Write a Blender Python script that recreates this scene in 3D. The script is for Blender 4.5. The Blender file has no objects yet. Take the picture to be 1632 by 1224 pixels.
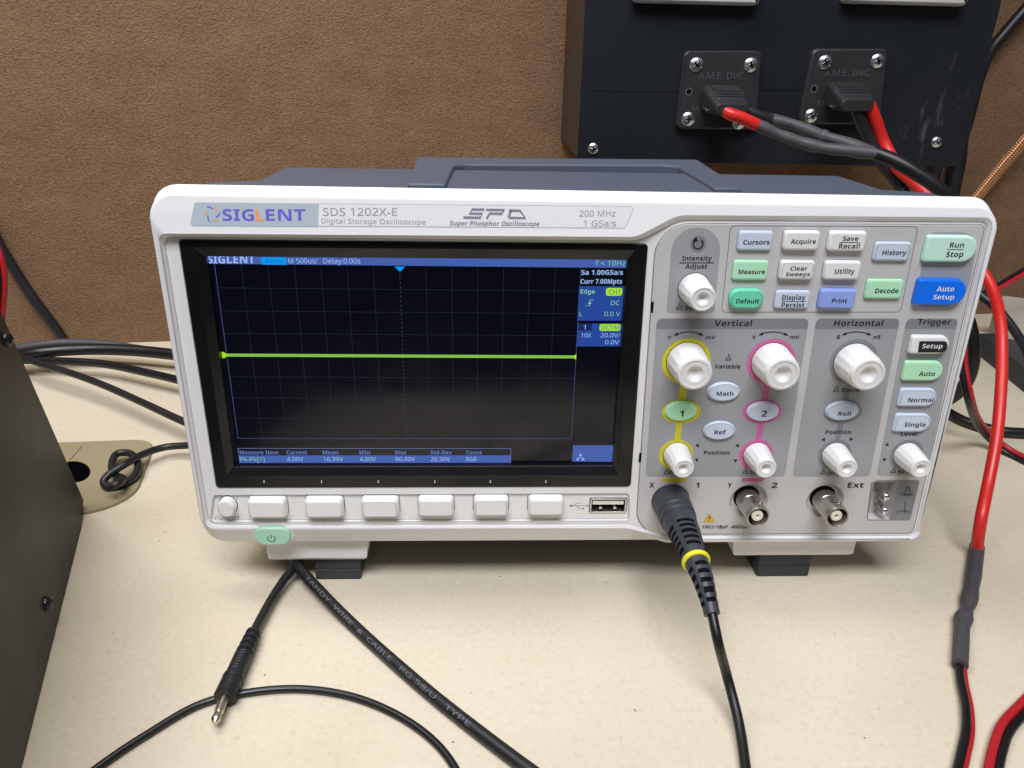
import bpy, bmesh, math, random
from mathutils import Vector, Matrix
from mathutils.geometry import tessellate_polygon

# ------------------------------------------------------------------ camera, world, lamps, exposure
C = bpy.context.scene.collection
SC = bpy.context.scene
MM = 0.001
ZT = 110.0                                   # desk surface lies 110 mm below the middle of the graticule
RM = ((0.9991009, -0.0372496, 0.0202444), (0.0038085, -0.3967247, -0.9179297), (0.0422240, 0.9171815, -0.3962261))
CP = Vector((29.665, -276.319, 109.575))
FPX = 1229.0

cam = bpy.data.cameras.new('camera')
camo = bpy.data.objects.new('camera', cam)
C.objects.link(camo)
cam.sensor_width = 36.0
cam.lens = FPX / 1632.0 * 36.0
cam.clip_start = 0.01
cam.clip_end = 50.0
r_, d_, f_ = Vector(RM[0]), Vector(RM[1]), Vector(RM[2])
camo.matrix_world = Matrix(((r_.x, -d_.x, -f_.x, CP.x * MM), (r_.y, -d_.y, -f_.y, CP.y * MM),
                            (r_.z, -d_.z, -f_.z, (CP.z + ZT) * MM), (0, 0, 0, 1)))
SC.camera = camo

wd = bpy.data.worlds.new('World')
SC.world = wd
wd.use_nodes = True
wn, wl = wd.node_tree.nodes, wd.node_tree.links
bg = wn['Background']
tc = wn.new('ShaderNodeTexCoord')
sp = wn.new('ShaderNodeSeparateXYZ')
rp = wn.new('ShaderNodeValToRGB')
wl.new(tc.outputs['Generated'], sp.inputs[0])
mp = wn.new('ShaderNodeMapRange')
mp.inputs['From Min'].default_value = -1
wl.new(sp.outputs['Z'], mp.inputs['Value'])
wl.new(mp.outputs[0], rp.inputs[0])
rp.color_ramp.elements[0].position = 0.40
rp.color_ramp.elements[0].color = (0.03, 0.028, 0.026, 1)
rp.color_ramp.elements[1].position = 0.75
rp.color_ramp.elements[1].color = (0.80, 0.83, 0.88, 1)
wl.new(rp.outputs[0], bg.inputs[0])
bg.inputs[1].default_value = 0.15

def lamp(name, loc, aim, sx, sy, power, col=(1.0, 0.97, 0.93)):
    l = bpy.data.lights.new(name, 'AREA')
    l.shape = 'RECTANGLE'
    l.size, l.size_y, l.energy, l.color = sx, sy, power, col
    o = bpy.data.objects.new(name, l)
    C.objects.link(o)
    o.location = loc
    o.rotation_euler = (Vector(aim) - Vector(loc)).to_track_quat('-Z', 'Y').to_euler()
    return o

lamp('overhead_lamp', (-0.24, 0.06, 0.72), (-0.20, 0.24, 0.05), 0.6, 0.10, 3.0, (1.0, 0.955, 0.89))  # unseen task lamp low over the desk, tilted to brighten the back wall
lamp('overhead_lamp', (-0.06, -0.88, 1.62), (0, 0, 0.05), 1.1, 0.5, 35.0, (0.945, 0.945, 1.0))

vs = SC.view_settings
vs.view_transform = 'Standard'
vs.look = 'None'
vs.exposure = 0.0
vs.gamma = 1.0
vs.use_curve_mapping = False

# ------------------------------------------------------------------ measuring helpers (millimetres)
def ray(u, v):
    a, b = (u - 816.0) / FPX, (v - 612.0) / FPX
    return Vector((RM[0][0] * a + RM[1][0] * b + RM[2][0], RM[0][1] * a + RM[1][1] * b + RM[2][1], RM[0][2] * a + RM[1][2] * b + RM[2][2]))

def FY(u, v, y=0.0):                          # point of the vertical plane at depth y
    d = ray(u, v)
    p = CP + d * ((y - CP.y) / d.y)
    return Vector((p.x, y, p.z + ZT))

def FZ(u, v, z=0.0):                          # point of the level plane z above the desk
    d = ray(u, v)
    p = CP + d * ((z - ZT - CP.z) / d.z)
    return Vector((p.x, p.y, z))

W0, W1 = Vector((-275, 309, 0)), Vector((509, 404, 0))
WDIR = (W1 - W0).normalized()
WN = Vector((WDIR.y, -WDIR.x, 0))             # points towards the camera

def FW(u, v, off=0.0):                        # point off mm in front of the fabric wall
    d = ray(u, v)
    q = W0 + WN * off
    t = (q - CP).dot(WN) / d.dot(WN)
    p = CP + d * t
    return Vector((p.x, p.y, p.z + ZT))

# ------------------------------------------------------------------ materials
MATS = {}
def mat(name, col, rough=0.5, metal=0.0, emit=None, es=1.0, bevel=0.0, spec=0.5, bump=None, coat=0.0, var=0.0):
    m = bpy.data.materials.new(name)
    m.use_nodes = True
    n, l = m.node_tree.nodes, m.node_tree.links
    b = n['Principled BSDF']
    b.inputs['Base Color'].default_value = (*col, 1)
    b.inputs['Roughness'].default_value = rough
    b.inputs['Metallic'].default_value = metal
    b.inputs['Specular IOR Level'].default_value = spec
    b.inputs['Coat Weight'].default_value = coat
    if emit:
        b.inputs['Emission Color'].default_value = (*emit, 1)
        b.inputs['Emission Strength'].default_value = es
    nrm = None
    if bevel:
        bv = n.new('ShaderNodeBevel')
        bv.samples = 4
        bv.inputs['Radius'].default_value = bevel * MM
        nrm = bv.outputs[0]
    tcn = n.new('ShaderNodeTexCoord')
    if var:
        nz = n.new('ShaderNodeTexNoise')
        nz.inputs['Scale'].default_value = 45
        nz.inputs['Detail'].default_value = 5
        l.new(tcn.outputs['Object'], nz.inputs['Vector'])
        mr = n.new('ShaderNodeMapRange')
        mr.inputs['From Min'].default_value = 0.3
        mr.inputs['From Max'].default_value = 0.7
        mr.inputs['To Min'].default_value = max(0.02, rough - var)
        mr.inputs['To Max'].default_value = min(1, rough + var)
        l.new(nz.outputs['Fac'], mr.inputs['Value'])
        l.new(mr.outputs[0], b.inputs['Roughness'])
    if bump:
        sc, st = bump
        nz = n.new('ShaderNodeTexNoise')
        nz.inputs['Scale'].default_value = sc
        nz.inputs['Detail'].default_value = 3
        l.new(tcn.outputs['Object'], nz.inputs['Vector'])
        bp = n.new('ShaderNodeBump')
        bp.inputs['Strength'].default_value = st
        bp.inputs['Distance'].default_value = 0.0003
        l.new(nz.outputs['Fac'], bp.inputs['Height'])
        if nrm:
            l.new(nrm, bp.inputs['Normal'])
        nrm = bp.outputs[0]
    if nrm:
        l.new(nrm, b.inputs['Normal'])
    MATS[name] = m
    return m

mat('frame_plastic', (0.84, 0.835, 0.84), 0.42, bevel=0.9, bump=(2500, 0.05), spec=0.4, var=0.10)
mat('desk_dirt', (0.13, 0.10, 0.075), 0.8)
mat('panel_plastic', (0.58, 0.565, 0.56), 0.48, bevel=0.3, bump=(2500, 0.05), spec=0.35)
mat('key_plastic', (0.86, 0.86, 0.86), 0.38, bevel=0.55, spec=0.4)
mat('knob_plastic', (0.84, 0.835, 0.825), 0.33, bevel=0.3, spec=0.45)
mat('case_plastic', (0.078, 0.092, 0.130), 0.5, bevel=0.7, bump=(3000, 0.10), spec=0.4)
mat('screen_frame_black', (0.008, 0.008, 0.009), 0.22, bevel=0.4, spec=0.4, var=0.08)
mat('lcd_glass', (0.003, 0.003, 0.006), 0.16, emit=(0.02, 0.03, 0.10), es=0.03, var=0.05)
mat('zone_grey', (0.36, 0.372, 0.39), 0.5, spec=0.35)
mat('zone_dark', (0.235, 0.245, 0.268), 0.5, spec=0.35)
mat('print_black', (0.022, 0.022, 0.028), 0.55, spec=0.3)
mat('print_white', (0.8, 0.82, 0.85), 0.5)
mat('print_grey', (0.33, 0.34, 0.36), 0.5)
mat('print_line', (0.50, 0.51, 0.53), 0.5)
mat('print_tan', (0.40, 0.37, 0.33), 0.5)
mat('yellow_print', (0.68, 0.60, 0.02), 0.5, spec=0.35)
mat('pink_print', (0.66, 0.14, 0.36), 0.5, spec=0.35)
mat('orange_print', (0.80, 0.42, 0.03), 0.5)
mat('plate_white', (0.80, 0.80, 0.82), 0.35)
mat('plate_blue', (0.44, 0.52, 0.58), 0.35)
mat('logo_violet', (0.14, 0.13, 0.62), 0.4)
mat('logo_orange', (0.86, 0.33, 0.14), 0.4)
mat('logo_slate', (0.23, 0.23, 0.30), 0.4)
mat('dark_gap', (0.003, 0.003, 0.004), 0.7, spec=0.08)
mat('key_green', (0.46, 0.76, 0.53), 0.4, emit=(0.30, 0.95, 0.42), es=0.10, bevel=0.55)
mat('key_teal', (0.17, 0.70, 0.46), 0.4, emit=(0.08, 0.8, 0.42), es=0.05, bevel=0.55)
mat('key_mint', (0.56, 0.78, 0.70), 0.4, emit=(0.35, 0.95, 0.60), es=0.10, bevel=0.55)
mat('key_ice', (0.60, 0.67, 0.78), 0.4, emit=(0.5, 0.7, 1.0), es=0.06, bevel=0.55)
mat('key_violet', (0.28, 0.38, 0.80), 0.4, bevel=0.55, emit=(0.3, 0.45, 1.0), es=0.07)
mat('key_blue', (0.004, 0.15, 0.80), 0.38, bevel=0.55, emit=(0.0, 0.16, 0.95), es=0.12)
mat('power_green', (0.36, 0.60, 0.46), 0.4, emit=(0.25, 0.85, 0.5), es=0.10, bevel=0.5)
mat('nickel', (0.52, 0.50, 0.47), 0.24, 1.0, bevel=0.2, var=0.08)
mat('silver_paint', (0.66, 0.67, 0.69), 0.32, 0.35, bevel=0.6, var=0.08)
mat('bright_steel', (0.72, 0.72, 0.72), 0.2, 1.0, bevel=0.2, var=0.08)
mat('plug_metal', (0.62, 0.57, 0.48), 0.34, 1.0, bevel=0.2, var=0.1)
mat('gold_metal', (0.75, 0.58, 0.30), 0.25, 1.0)
mat('insulator_white', (0.82, 0.79, 0.72), 0.4)
mat('foot_rubber', (0.035, 0.038, 0.045), 0.6, bevel=0.5)
mat('boot_rubber', (0.036, 0.041, 0.052), 0.45, bevel=0.4, bump=(2500, 0.10))
mat('yellow_band', (0.80, 0.74, 0.02), 0.4)
mat('cable_black', (0.006, 0.006, 0.008), 0.36, bump=(900, 0.06), var=0.10)
mat('cable_matt', (0.011, 0.011, 0.014), 0.45, bump=(900, 0.10), var=0.08)
mat('cable_red', (0.62, 0.018, 0.014), 0.42, bump=(700, 0.10), var=0.10)
mat('cable_crimson', (0.42, 0.014, 0.02), 0.36, var=0.08)
mat('cable_beige', (0.60, 0.55, 0.46), 0.45)
mat('shrink_grey', (0.062, 0.059, 0.066), 0.55, bump=(220, 0.5), var=0.08)
mat('cable_text', (0.145, 0.15, 0.17), 0.6)
mat('screw_zinc', (0.74, 0.78, 0.82), 0.28, 1.0, bevel=0.15)
mat('screw_black', (0.012, 0.012, 0.014), 0.25, bevel=0.2)
mat('emboss_grey', (0.10, 0.10, 0.11), 0.5)
mat('box_side', (0.050, 0.034, 0.025), 0.55)
mat('socket_black', (0.026, 0.026, 0.029), 0.36, bevel=0.8, bump=(600, 0.2), var=0.08)
mat('grommet_olive', (0.30, 0.255, 0.15), 0.65, bevel=0.8, var=0.06)

def emis(name, col, s):
    m = mat(name, (0, 0, 0), 0.3, emit=col, es=s)
    m.node_tree.nodes['Principled BSDF'].inputs['Specular IOR Level'].default_value = 0.2
emis('lcd_bar', (0.075, 0.145, 0.50), 0.8)
emis('lcd_box', (0.022, 0.075, 0.36), 0.85)
emis('lcd_navy', (0.01, 0.03, 0.14), 0.8)
emis('lcd_cyan', (0.0, 0.36, 1.0), 0.9)
emis('lcd_text', (0.38, 0.55, 0.95), 0.9)
emis('lcd_green', (0.26, 0.60, 0.085), 0.85)
emis('lcd_lime', (0.42, 0.85, 0.01), 0.9)
emis('lcd_greentext', (0.28, 0.62, 0.42), 0.85)
emis('lcd_grid', (0.030, 0.038, 0.085), 0.55)
emis('lcd_edge', (0.080, 0.105, 0.28), 0.7)
emis('lcd_dim', (0.16, 0.24, 0.62), 0.8)

def worn_black(name, base, rough, scratch):
    m = mat(name, base, rough, bevel=0.8, bump=(1200, 0.15), spec=0.3)
    n, l = m.node_tree.nodes, m.node_tree.links
    b = n['Principled BSDF']
    t = n.new('ShaderNodeTexCoord')
    mpp = n.new('ShaderNodeMapping')
    mpp.inputs['Scale'].default_value = (130, 130, 40)
    mpp.inputs['Rotation'].default_value = (0.2, 0.3, 0.4)
    l.new(t.outputs['Object'], mpp.inputs[0])
    z = n.new('ShaderNodeTexNoise')
    z.inputs['Scale'].default_value = 1.0
    z.inputs['Detail'].default_value = 6
    z.inputs['Roughness'].default_value = 0.7
    l.new(mpp.outputs[0], z.inputs['Vector'])
    z2 = n.new('ShaderNodeTexNoise')
    z2.inputs['Scale'].default_value = 14
    l.new(t.outputs['Object'], z2.inputs['Vector'])
    ad = n.new('ShaderNodeMath')
    ad.operation = 'MULTIPLY'
    l.new(z.outputs['Fac'], ad.inputs[0])
    l.new(z2.outputs['Fac'], ad.inputs[1])
    r = n.new('ShaderNodeValToRGB')
    r.color_ramp.elements[0].position = 0.368
    r.color_ramp.elements[0].color = (*base, 1)
    r.color_ramp.elements[1].position = 0.455
    r.color_ramp.elements[1].color = (*scratch, 1)
    l.new(ad.outputs[0], r.inputs[0])
    l.new(r.outputs[0], b.inputs['Base Color'])
    mr = n.new('ShaderNodeMapRange')
    mr.inputs['To Min'].default_value = rough - 0.12
    mr.inputs['To Max'].default_value = rough + 0.15
    l.new(z2.outputs['Fac'], mr.inputs['Value'])
    l.new(mr.outputs[0], b.inputs['Roughness'])
    return m
worn_black('box_black', (0.009, 0.0115, 0.0155), 0.44, (0.055, 0.06, 0.07))
worn_black('chassis_black', (0.009, 0.0098, 0.0098), 0.45, (0.024, 0.024, 0.023))

def fabric():
    m = mat('wall_fabric', (0.15, 0.10, 0.07), 0.95, spec=0.1)
    n, l = m.node_tree.nodes, m.node_tree.links
    b = n['Principled BSDF']
    t = n.new('ShaderNodeTexCoord')
    def nz(scale, stretch, rot, det=2):
        mpp = n.new('ShaderNodeMapping')
        mpp.inputs['Scale'].default_value = stretch
        mpp.inputs['Rotation'].default_value = rot
        l.new(t.outputs['Object'], mpp.inputs[0])
        z = n.new('ShaderNodeTexNoise')
        z.inputs['Scale'].default_value = scale
        z.inputs['Detail'].default_value = det
        l.new(mpp.outputs[0], z.inputs['Vector'])
        return z.outputs['Fac']
    a = nz(640, (0.75, 1, 1.15), (0, 0, 0.12), 2)
    c = nz(1150, (1, 1, 0.8), (0, 0, 0.12), 2)
    e = nz(60, (0.6, 1, 1), (0, 0, 0.12), 3)
    m1 = n.new('ShaderNodeMath'); m1.operation = 'ADD'
    l.new(a, m1.inputs[0]); l.new(c, m1.inputs[1])
    m2 = n.new('ShaderNodeMath'); m2.operation = 'MULTIPLY_ADD'
    l.new(e, m2.inputs[0]); m2.inputs[1].default_value = 0.5; l.new(m1.outputs[0], m2.inputs[2])
    r = n.new('ShaderNodeValToRGB')
    r.color_ramp.elements[0].position = 0.92 / 2.0
    r.color_ramp.elements[0].color = (0.142, 0.082, 0.046, 1)
    r.color_ramp.elements[1].position = 1.62 / 2.0
    r.color_ramp.elements[1].color = (0.262, 0.160, 0.096, 1)
    dv = n.new('ShaderNodeMath'); dv.operation = 'MULTIPLY'; dv.inputs[1].default_value = 0.5
    l.new(m2.outputs[0], dv.inputs[0])
    l.new(dv.outputs[0], r.inputs[0])
    l.new(r.outputs[0], b.inputs['Base Color'])
    bp = n.new('ShaderNodeBump')
    bp.inputs['Strength'].default_value = 0.6
    bp.inputs['Distance'].default_value = 0.0012
    l.new(m1.outputs[0], bp.inputs['Height'])
    l.new(bp.outputs[0], b.inputs['Normal'])
fabric()

def laminate():
    m = mat('desk_laminate', (0.68, 0.59, 0.45), 0.42, spec=0.35)
    n, l = m.node_tree.nodes, m.node_tree.links
    b = n['Principled BSDF']
    t = n.new('ShaderNodeTexCoord')
    z = n.new('ShaderNodeTexNoise')
    z.inputs['Scale'].default_value = 420
    z.inputs['Detail'].default_value = 3
    l.new(t.outputs['Object'], z.inputs['Vector'])
    r = n.new('ShaderNodeValToRGB')
    els = r.color_ramp.elements
    els[0].position = 0.26; els[0].color = (0.57, 0.505, 0.385, 1)
    els[1].position = 0.37; els[1].color = (0.655, 0.59, 0.455, 1)
    k = els.new(0.60); k.color = (0.68, 0.615, 0.48, 1)
    k = els.new(0.74); k.color = (0.71, 0.65, 0.525, 1)
    l.new(z.outputs['Fac'], r.inputs[0])
    z2 = n.new('ShaderNodeTexNoise')
    z2.inputs['Scale'].default_value = 9
    z2.inputs['Detail'].default_value = 4
    l.new(t.outputs['Object'], z2.inputs['Vector'])
    mx = n.new('ShaderNodeMix'); mx.data_type = 'RGBA'; mx.blend_type = 'MULTIPLY'
    r2 = n.new('ShaderNodeValToRGB')
    r2.color_ramp.elements[0].position = 0.3; r2.color_ramp.elements[0].color = (0.90, 0.89, 0.86, 1)
    r2.color_ramp.elements[1].position = 0.6; r2.color_ramp.elements[1].color = (1, 1, 1, 1)
    l.new(z2.outputs['Fac'], r2.inputs[0])
    mx.inputs['Factor'].default_value = 1.0
    l.new(r.outputs[0], mx.inputs[6]); l.new(r2.outputs[0], mx.inputs[7])
    # a few dark specks of dirt
    v = n.new('ShaderNodeTexVoronoi')
    v.inputs['Scale'].default_value = 26
    l.new(t.outputs['Object'], v.inputs['Vector'])
    lt = n.new('ShaderNodeMath'); lt.operation = 'LESS_THAN'; lt.inputs[1].default_value = 0.009
    l.new(v.outputs['Distance'], lt.inputs[0])
    mx2 = n.new('ShaderNodeMix'); mx2.data_type = 'RGBA'
    l.new(lt.outputs[0], mx2.inputs['Factor'])
    l.new(mx.outputs[2], mx2.inputs[6]); mx2.inputs[7].default_value = (0.10, 0.08, 0.06, 1)
    l.new(mx2.outputs[2], b.inputs['Base Color'])
    bp = n.new('ShaderNodeBump')
    bp.inputs['Strength'].default_value = 0.12
    bp.inputs['Distance'].default_value = 0.0003
    l.new(z.outputs['Fac'], bp.inputs['Height'])
    l.new(bp.outputs[0], b.inputs['Normal'])
    mr = n.new('ShaderNodeMapRange')
    mr.inputs['To Min'].default_value = 0.34; mr.inputs['To Max'].default_value = 0.52
    l.new(z2.outputs['Fac'], mr.inputs['Value']); l.new(mr.outputs[0], b.inputs['Roughness'])
laminate()

def braid():
    m = mat('copper_braid', (0.70, 0.33, 0.15), 0.38, 0.85)
    n, l = m.node_tree.nodes, m.node_tree.links
    b = n['Principled BSDF']
    uv = n.new('ShaderNodeUVMap')
    outs = []
    for s in (1, -1):
        sx = n.new('ShaderNodeSeparateXYZ'); l.new(uv.outputs[0], sx.inputs[0])
        k = n.new('ShaderNodeMath'); k.operation = 'MULTIPLY'; k.inputs[1].default_value = s * 6.0
        l.new(sx.outputs['X'], k.inputs[0])
        a = n.new('ShaderNodeMath'); a.operation = 'ADD'
        l.new(k.outputs[0], a.inputs[0]); l.new(sx.outputs['Y'], a.inputs[1])
        w = n.new('ShaderNodeMath'); w.operation = 'SINE'
        k2 = n.new('ShaderNodeMath'); k2.operation = 'MULTIPLY'; k2.inputs[1].default_value = 6.2832
        l.new(a.outputs[0], k2.inputs[0]); l.new(k2.outputs[0], w.inputs[0])
        outs.append(w.outputs[0])
    p = n.new('ShaderNodeMath'); p.operation = 'MULTIPLY'
    l.new(outs[0], p.inputs[0]); l.new(outs[1], p.inputs[1])
    r = n.new('ShaderNodeValToRGB')
    r.color_ramp.elements[0].position = 0.0; r.color_ramp.elements[0].color = (0.30, 0.11, 0.04, 1)
    r.color_ramp.elements[1].position = 0.6; r.color_ramp.elements[1].color = (0.80, 0.42, 0.22, 1)
    mr = n.new('ShaderNodeMapRange'); mr.inputs['From Min'].default_value = -1
    l.new(p.outputs[0], mr.inputs['Value']); l.new(mr.outputs[0], r.inputs[0])
    l.new(r.outputs[0], b.inputs['Base Color'])
    bp = n.new('ShaderNodeBump'); bp.inputs['Strength'].default_value = 0.8; bp.inputs['Distance'].default_value = 0.0008
    l.new(mr.outputs[0], bp.inputs['Height']); l.new(bp.outputs[0], b.inputs['Normal'])
braid()

# ------------------------------------------------------------------ mesh helpers (millimetres in, metres out)
def empty(name, loc, label, cat, group=None):
    o = bpy.data.objects.new(name, None)
    C.objects.link(o)
    o.empty_display_size = 0.01
    o.location = Vector(loc) * MM
    o['label'] = label
    o['category'] = cat
    if group:
        o['group'] = group
    return o

def wloc(o):
    v = Vector((0, 0, 0))
    while o:
        v += o.location
        o = o.parent
    return v

class MB:
    def __init__(self):
        self.v, self.f, self.m, self.uv = [], [], [], {}
        self.mats = []
        self.M = Matrix.Identity(4)
    def mi(self, name):
        if name not in self.mats:
            self.mats.append(name)
        return self.mats.index(name)
    def add(self, pts, faces, mname, uvs=None):
        b = len(self.v)
        self.v += [self.M @ Vector(p) for p in pts]
        k = self.mi(mname)
        for i, f in enumerate(faces):
            if uvs:
                self.uv[len(self.f)] = uvs[i]
            self.f.append([b + j for j in f])
            self.m.append(k)
    def face(self, pts, mname):
        self.add(pts, [list(range(len(pts)))], mname)
    def loft(self, loops, mname, cap0=False, cap1=False, closed=True):
        n = len(loops[0])
        pts = [p for lp in loops for p in lp]
        fs = []
        for i in range(len(loops) - 1):
            for j in range(n if closed else n - 1):
                k = (j + 1) % n
                fs.append([i * n + j, i * n + k, (i + 1) * n + k, (i + 1) * n + j])
        if cap0:
            fs.append(list(range(n))[::-1])
        if cap1:
            fs.append([(len(loops) - 1) * n + j for j in range(n)])
        self.add(pts, fs, mname)
    def holed(self, loops, mname):
        tri = tessellate_polygon([[Vector(p) for p in lp] for lp in loops])
        pts = [p for lp in loops for p in lp]
        self.add(pts, [list(t) for t in tri], mname)
    def box(self, c, s, mname, bev=0.0):
        x, y, z = s[0] / 2, s[1] / 2, s[2] / 2
        r = rpoly([(-x, -z), (x, -z), (x, z), (-x, z)], bev, 4) if bev else [(-x, -z), (x, -z), (x, z), (-x, z)]
        lp = [[(c[0] + a, c[1] + q, c[2] + b) for a, b in r] for q in (-y, y)]
        self.loft(lp, mname, True, True)
    def build(self, name, parent=None, label=None, cat=None, group=None, kind=None, loc=None, sharp=38, recalc=True):
        me = bpy.data.meshes.new(name)
        if loc is not None:
            org = Vector(loc) * MM
        elif parent:
            org = wloc(parent)
        else:
            org = Vector((0, 0, 0))
        me.from_pydata([p * MM - org for p in self.v], [], self.f)
        for q in self.mats:
            me.materials.append(MATS[q])
        me.polygons.foreach_set('material_index', self.m)
        me.polygons.foreach_set('use_smooth', [True] * len(self.f))
        if self.uv:
            ul = me.uv_layers.new(name='UVMap')
            for pi, cs in self.uv.items():
                for li, c in zip(me.polygons[pi].loop_indices, cs):
                    ul.data[li].uv = c
        if recalc:
            bm = bmesh.new()
            bm.from_mesh(me)
            bmesh.ops.recalc_face_normals(bm, faces=bm.faces)
            bm.to_mesh(me)
            bm.free()
        me.set_sharp_from_angle(angle=math.radians(sharp))
        me.update()
        o = bpy.data.objects.new(name, me)
        C.objects.link(o)
        if parent:
            o.parent = parent
        else:
            o.location = org
        for k, val in (('label', label), ('category', cat), ('group', group), ('kind', kind)):
            if val:
                o[k] = val
        return o

def rpoly(pts, rad, seg=6):
    """polygon with rounded corners; rad one number or one per corner; the count of points depends only on corners and seg"""
    n = len(pts)
    rads = rad if isinstance(rad, (list, tuple)) else [rad] * n
    out = []
    for i in range(n):
        p = Vector(pts[i]); a = (Vector(pts[i - 1]) - p); b = (Vector(pts[(i + 1) % n]) - p)
        la, lb = a.length, b.length
        a.normalize(); b.normalize()
        ang = a.angle(b)
        t = min(rads[i] / math.tan(ang / 2) if ang < 3.13 else 0.001, la * 0.49, lb * 0.49)
        r = t * math.tan(ang / 2)
        if ang > 3.10 or r < 1e-4:
            for k in range(seg + 1):
                out.append(tuple(p + (a * (1 - k / seg) + b * (k / seg)) * 0.001))
            continue
        cdir = (a + b).normalized()
        c = p + cdir * (r / math.sin(ang / 2))
        s, e = p + a * t - c, p + b * t - c
        a0 = math.atan2(s.y, s.x); a1 = math.atan2(e.y, e.x)
        d = (a1 - a0 + math.pi) % (2 * math.pi) - math.pi
        for k in range(seg + 1):
            q = a0 + d * k / seg
            out.append((c.x + r * math.cos(q), c.y + r * math.sin(q)))
    return out

def area2(p):
    return sum(p[i - 1][0] * p[i][1] - p[i][0] * p[i - 1][1] for i in range(len(p)))

def inset(poly, d):
    s = 1 if area2(poly) > 0 else -1
    n = len(poly)
    out = []
    for i in range(n):
        p = Vector(poly[i])
        j = i - 1
        while (Vector(poly[j]) - p).length < 1e-5: j -= 1
        k = (i + 1) % n
        while (Vector(poly[k]) - p).length < 1e-5: k = (k + 1) % n
        e0 = (p - Vector(poly[j])).normalized(); e1 = (Vector(poly[k]) - p).normalized()
        n0 = Vector((-e0.y, e0.x)) * s; n1 = Vector((-e1.y, e1.x)) * s
        h = n0 + n1
        h = h / max(0.3, h.length_squared / 2) if h.length > 1e-6 else n0
        out.append(tuple(p + h * d))
    return out

def shrink(poly, d):
    xs = [p[0] for p in poly]; zs = [p[1] for p in poly]
    cx_, cz_ = (min(xs) + max(xs)) / 2, (min(zs) + max(zs)) / 2
    kx = 1 - d / ((max(xs) - min(xs)) / 2); kz = 1 - d / ((max(zs) - min(zs)) / 2)
    return [(cx_ + (p[0] - cx_) * kx, cz_ + (p[1] - cz_) * kz) for p in poly]

def xz(poly, y):
    return [(p[0], y, p[1]) for p in poly]

def P2(u, v, y=0.0):
    p = FY(u, v, y)
    return (p.x, p.z)

def px(*uv, y=0.0):
    return [P2(u, v, y) for u, v in uv]

def ellipse(cx, cz, rx, rz, n=40):
    return [(cx + rx * math.cos(2 * math.pi * i / n), cz + rz * math.sin(2 * math.pi * i / n)) for i in range(n)]

def slab(mb, poly, y0, y1, mname, bev=0.0, side=None):
    """prism from depth y0 (back) to y1 (front, smaller y) with a rounded front rim"""
    if bev:
        lp = [xz(poly, y0), xz(poly, y1 + bev), xz(inset(poly, bev * 0.3), y1 + bev * 0.3), xz(inset(poly, bev), y1)]
    else:
        lp = [xz(poly, y0), xz(poly, y1)]
    mb.loft(lp, side or mname, False, False)
    mb.face(lp[-1], mname)

def strip(mb, pts, w, y, mname, closed=False):
    """a printed line of width w through 2-d points"""
    n = len(pts)
    L, R = [], []
    for i in range(n):
        p = Vector(pts[i])
        a = Vector(pts[i - 1]) if (i or closed) else p
        b = Vector(pts[(i + 1) % n]) if (i < n - 1 or closed) else p
        d = (b - a).normalized()
        q = Vector((-d.y, d.x)) * w / 2
        L.append((*(p + q),)); R.append((*(p - q),))
    m = n if closed else n - 1
    pl = [(a[0], y, a[1]) for a in L] + [(a[0], y, a[1]) for a in R]
    mb.add(pl, [[i, (i + 1) % n, n + (i + 1) % n, n + i] for i in range(m)], mname)

_tc = {}
TXC = bpy.data.curves.new('lettering', 'FONT')
TXC.resolution_u = 3
TXC.fill_mode = 'FRONT'
TXO = bpy.data.objects.new('lettering', TXC)
C.objects.link(TXO)
def sans(s, bold):
    """the letters of the plain grotesque that Blender keeps for the sans-serif mathematical alphabet"""
    up, lo, di = (0x1D5D4, 0x1D5EE, 0x1D7EC) if bold else (0x1D5A0, 0x1D5BA, 0x1D7E2)
    out = ''
    for c in s:
        if 'A' <= c <= 'Z': out += chr(up + ord(c) - 65)
        elif 'a' <= c <= 'z': out += chr(lo + ord(c) - 97)
        elif '0' <= c <= '9': out += chr(di + ord(c) - 48)
        else: out += c
    return out

def text_mesh(s, bold=0.0):
    k = (s, bold)
    if k not in _tc:
        c = TXC
        c.body = sans(s, bold > 0)
        c.size = 1
        c.offset = min(0.0, bold)
        m = TXO.to_mesh()
        vsx = [(v.co.x, v.co.y) for v in m.vertices]
        fs = [list(p.vertices) for p in m.polygons]
        TXO.to_mesh_clear()
        x0 = min(v[0] for v in vsx)
        x1 = max(v[0] for v in vsx)
        _tc[k] = ([((v[0] - x0), v[1]) for v in vsx], fs, x1 - x0)
    return _tc[k]

def txt(mb, s, u0, u1, vb, caph, y, mname, bold=0.0, shear=0.0, yc=None, slope=0.0):
    """lettering from photo column u0 to u1 on the base row vb, caps caph rows high, printed on depth y"""
    if yc is None:
        yc = y
    a, b, t = FY(u0, vb, yc), FY(u1, vb + slope, yc), FY(u0, vb - caph, yc)
    vsx, fs, w = text_mesh(s, bold)
    h = (t.z - a.z) / 0.715
    wid = b.x - a.x
    sx = wid / w
    pts = [(a.x + p[0] * sx + p[1] * h * shear, y, a.z + (b.z - a.z) * p[0] / w + p[1] * h) for p in vsx]
    mb.add(pts, fs, mname)

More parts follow.
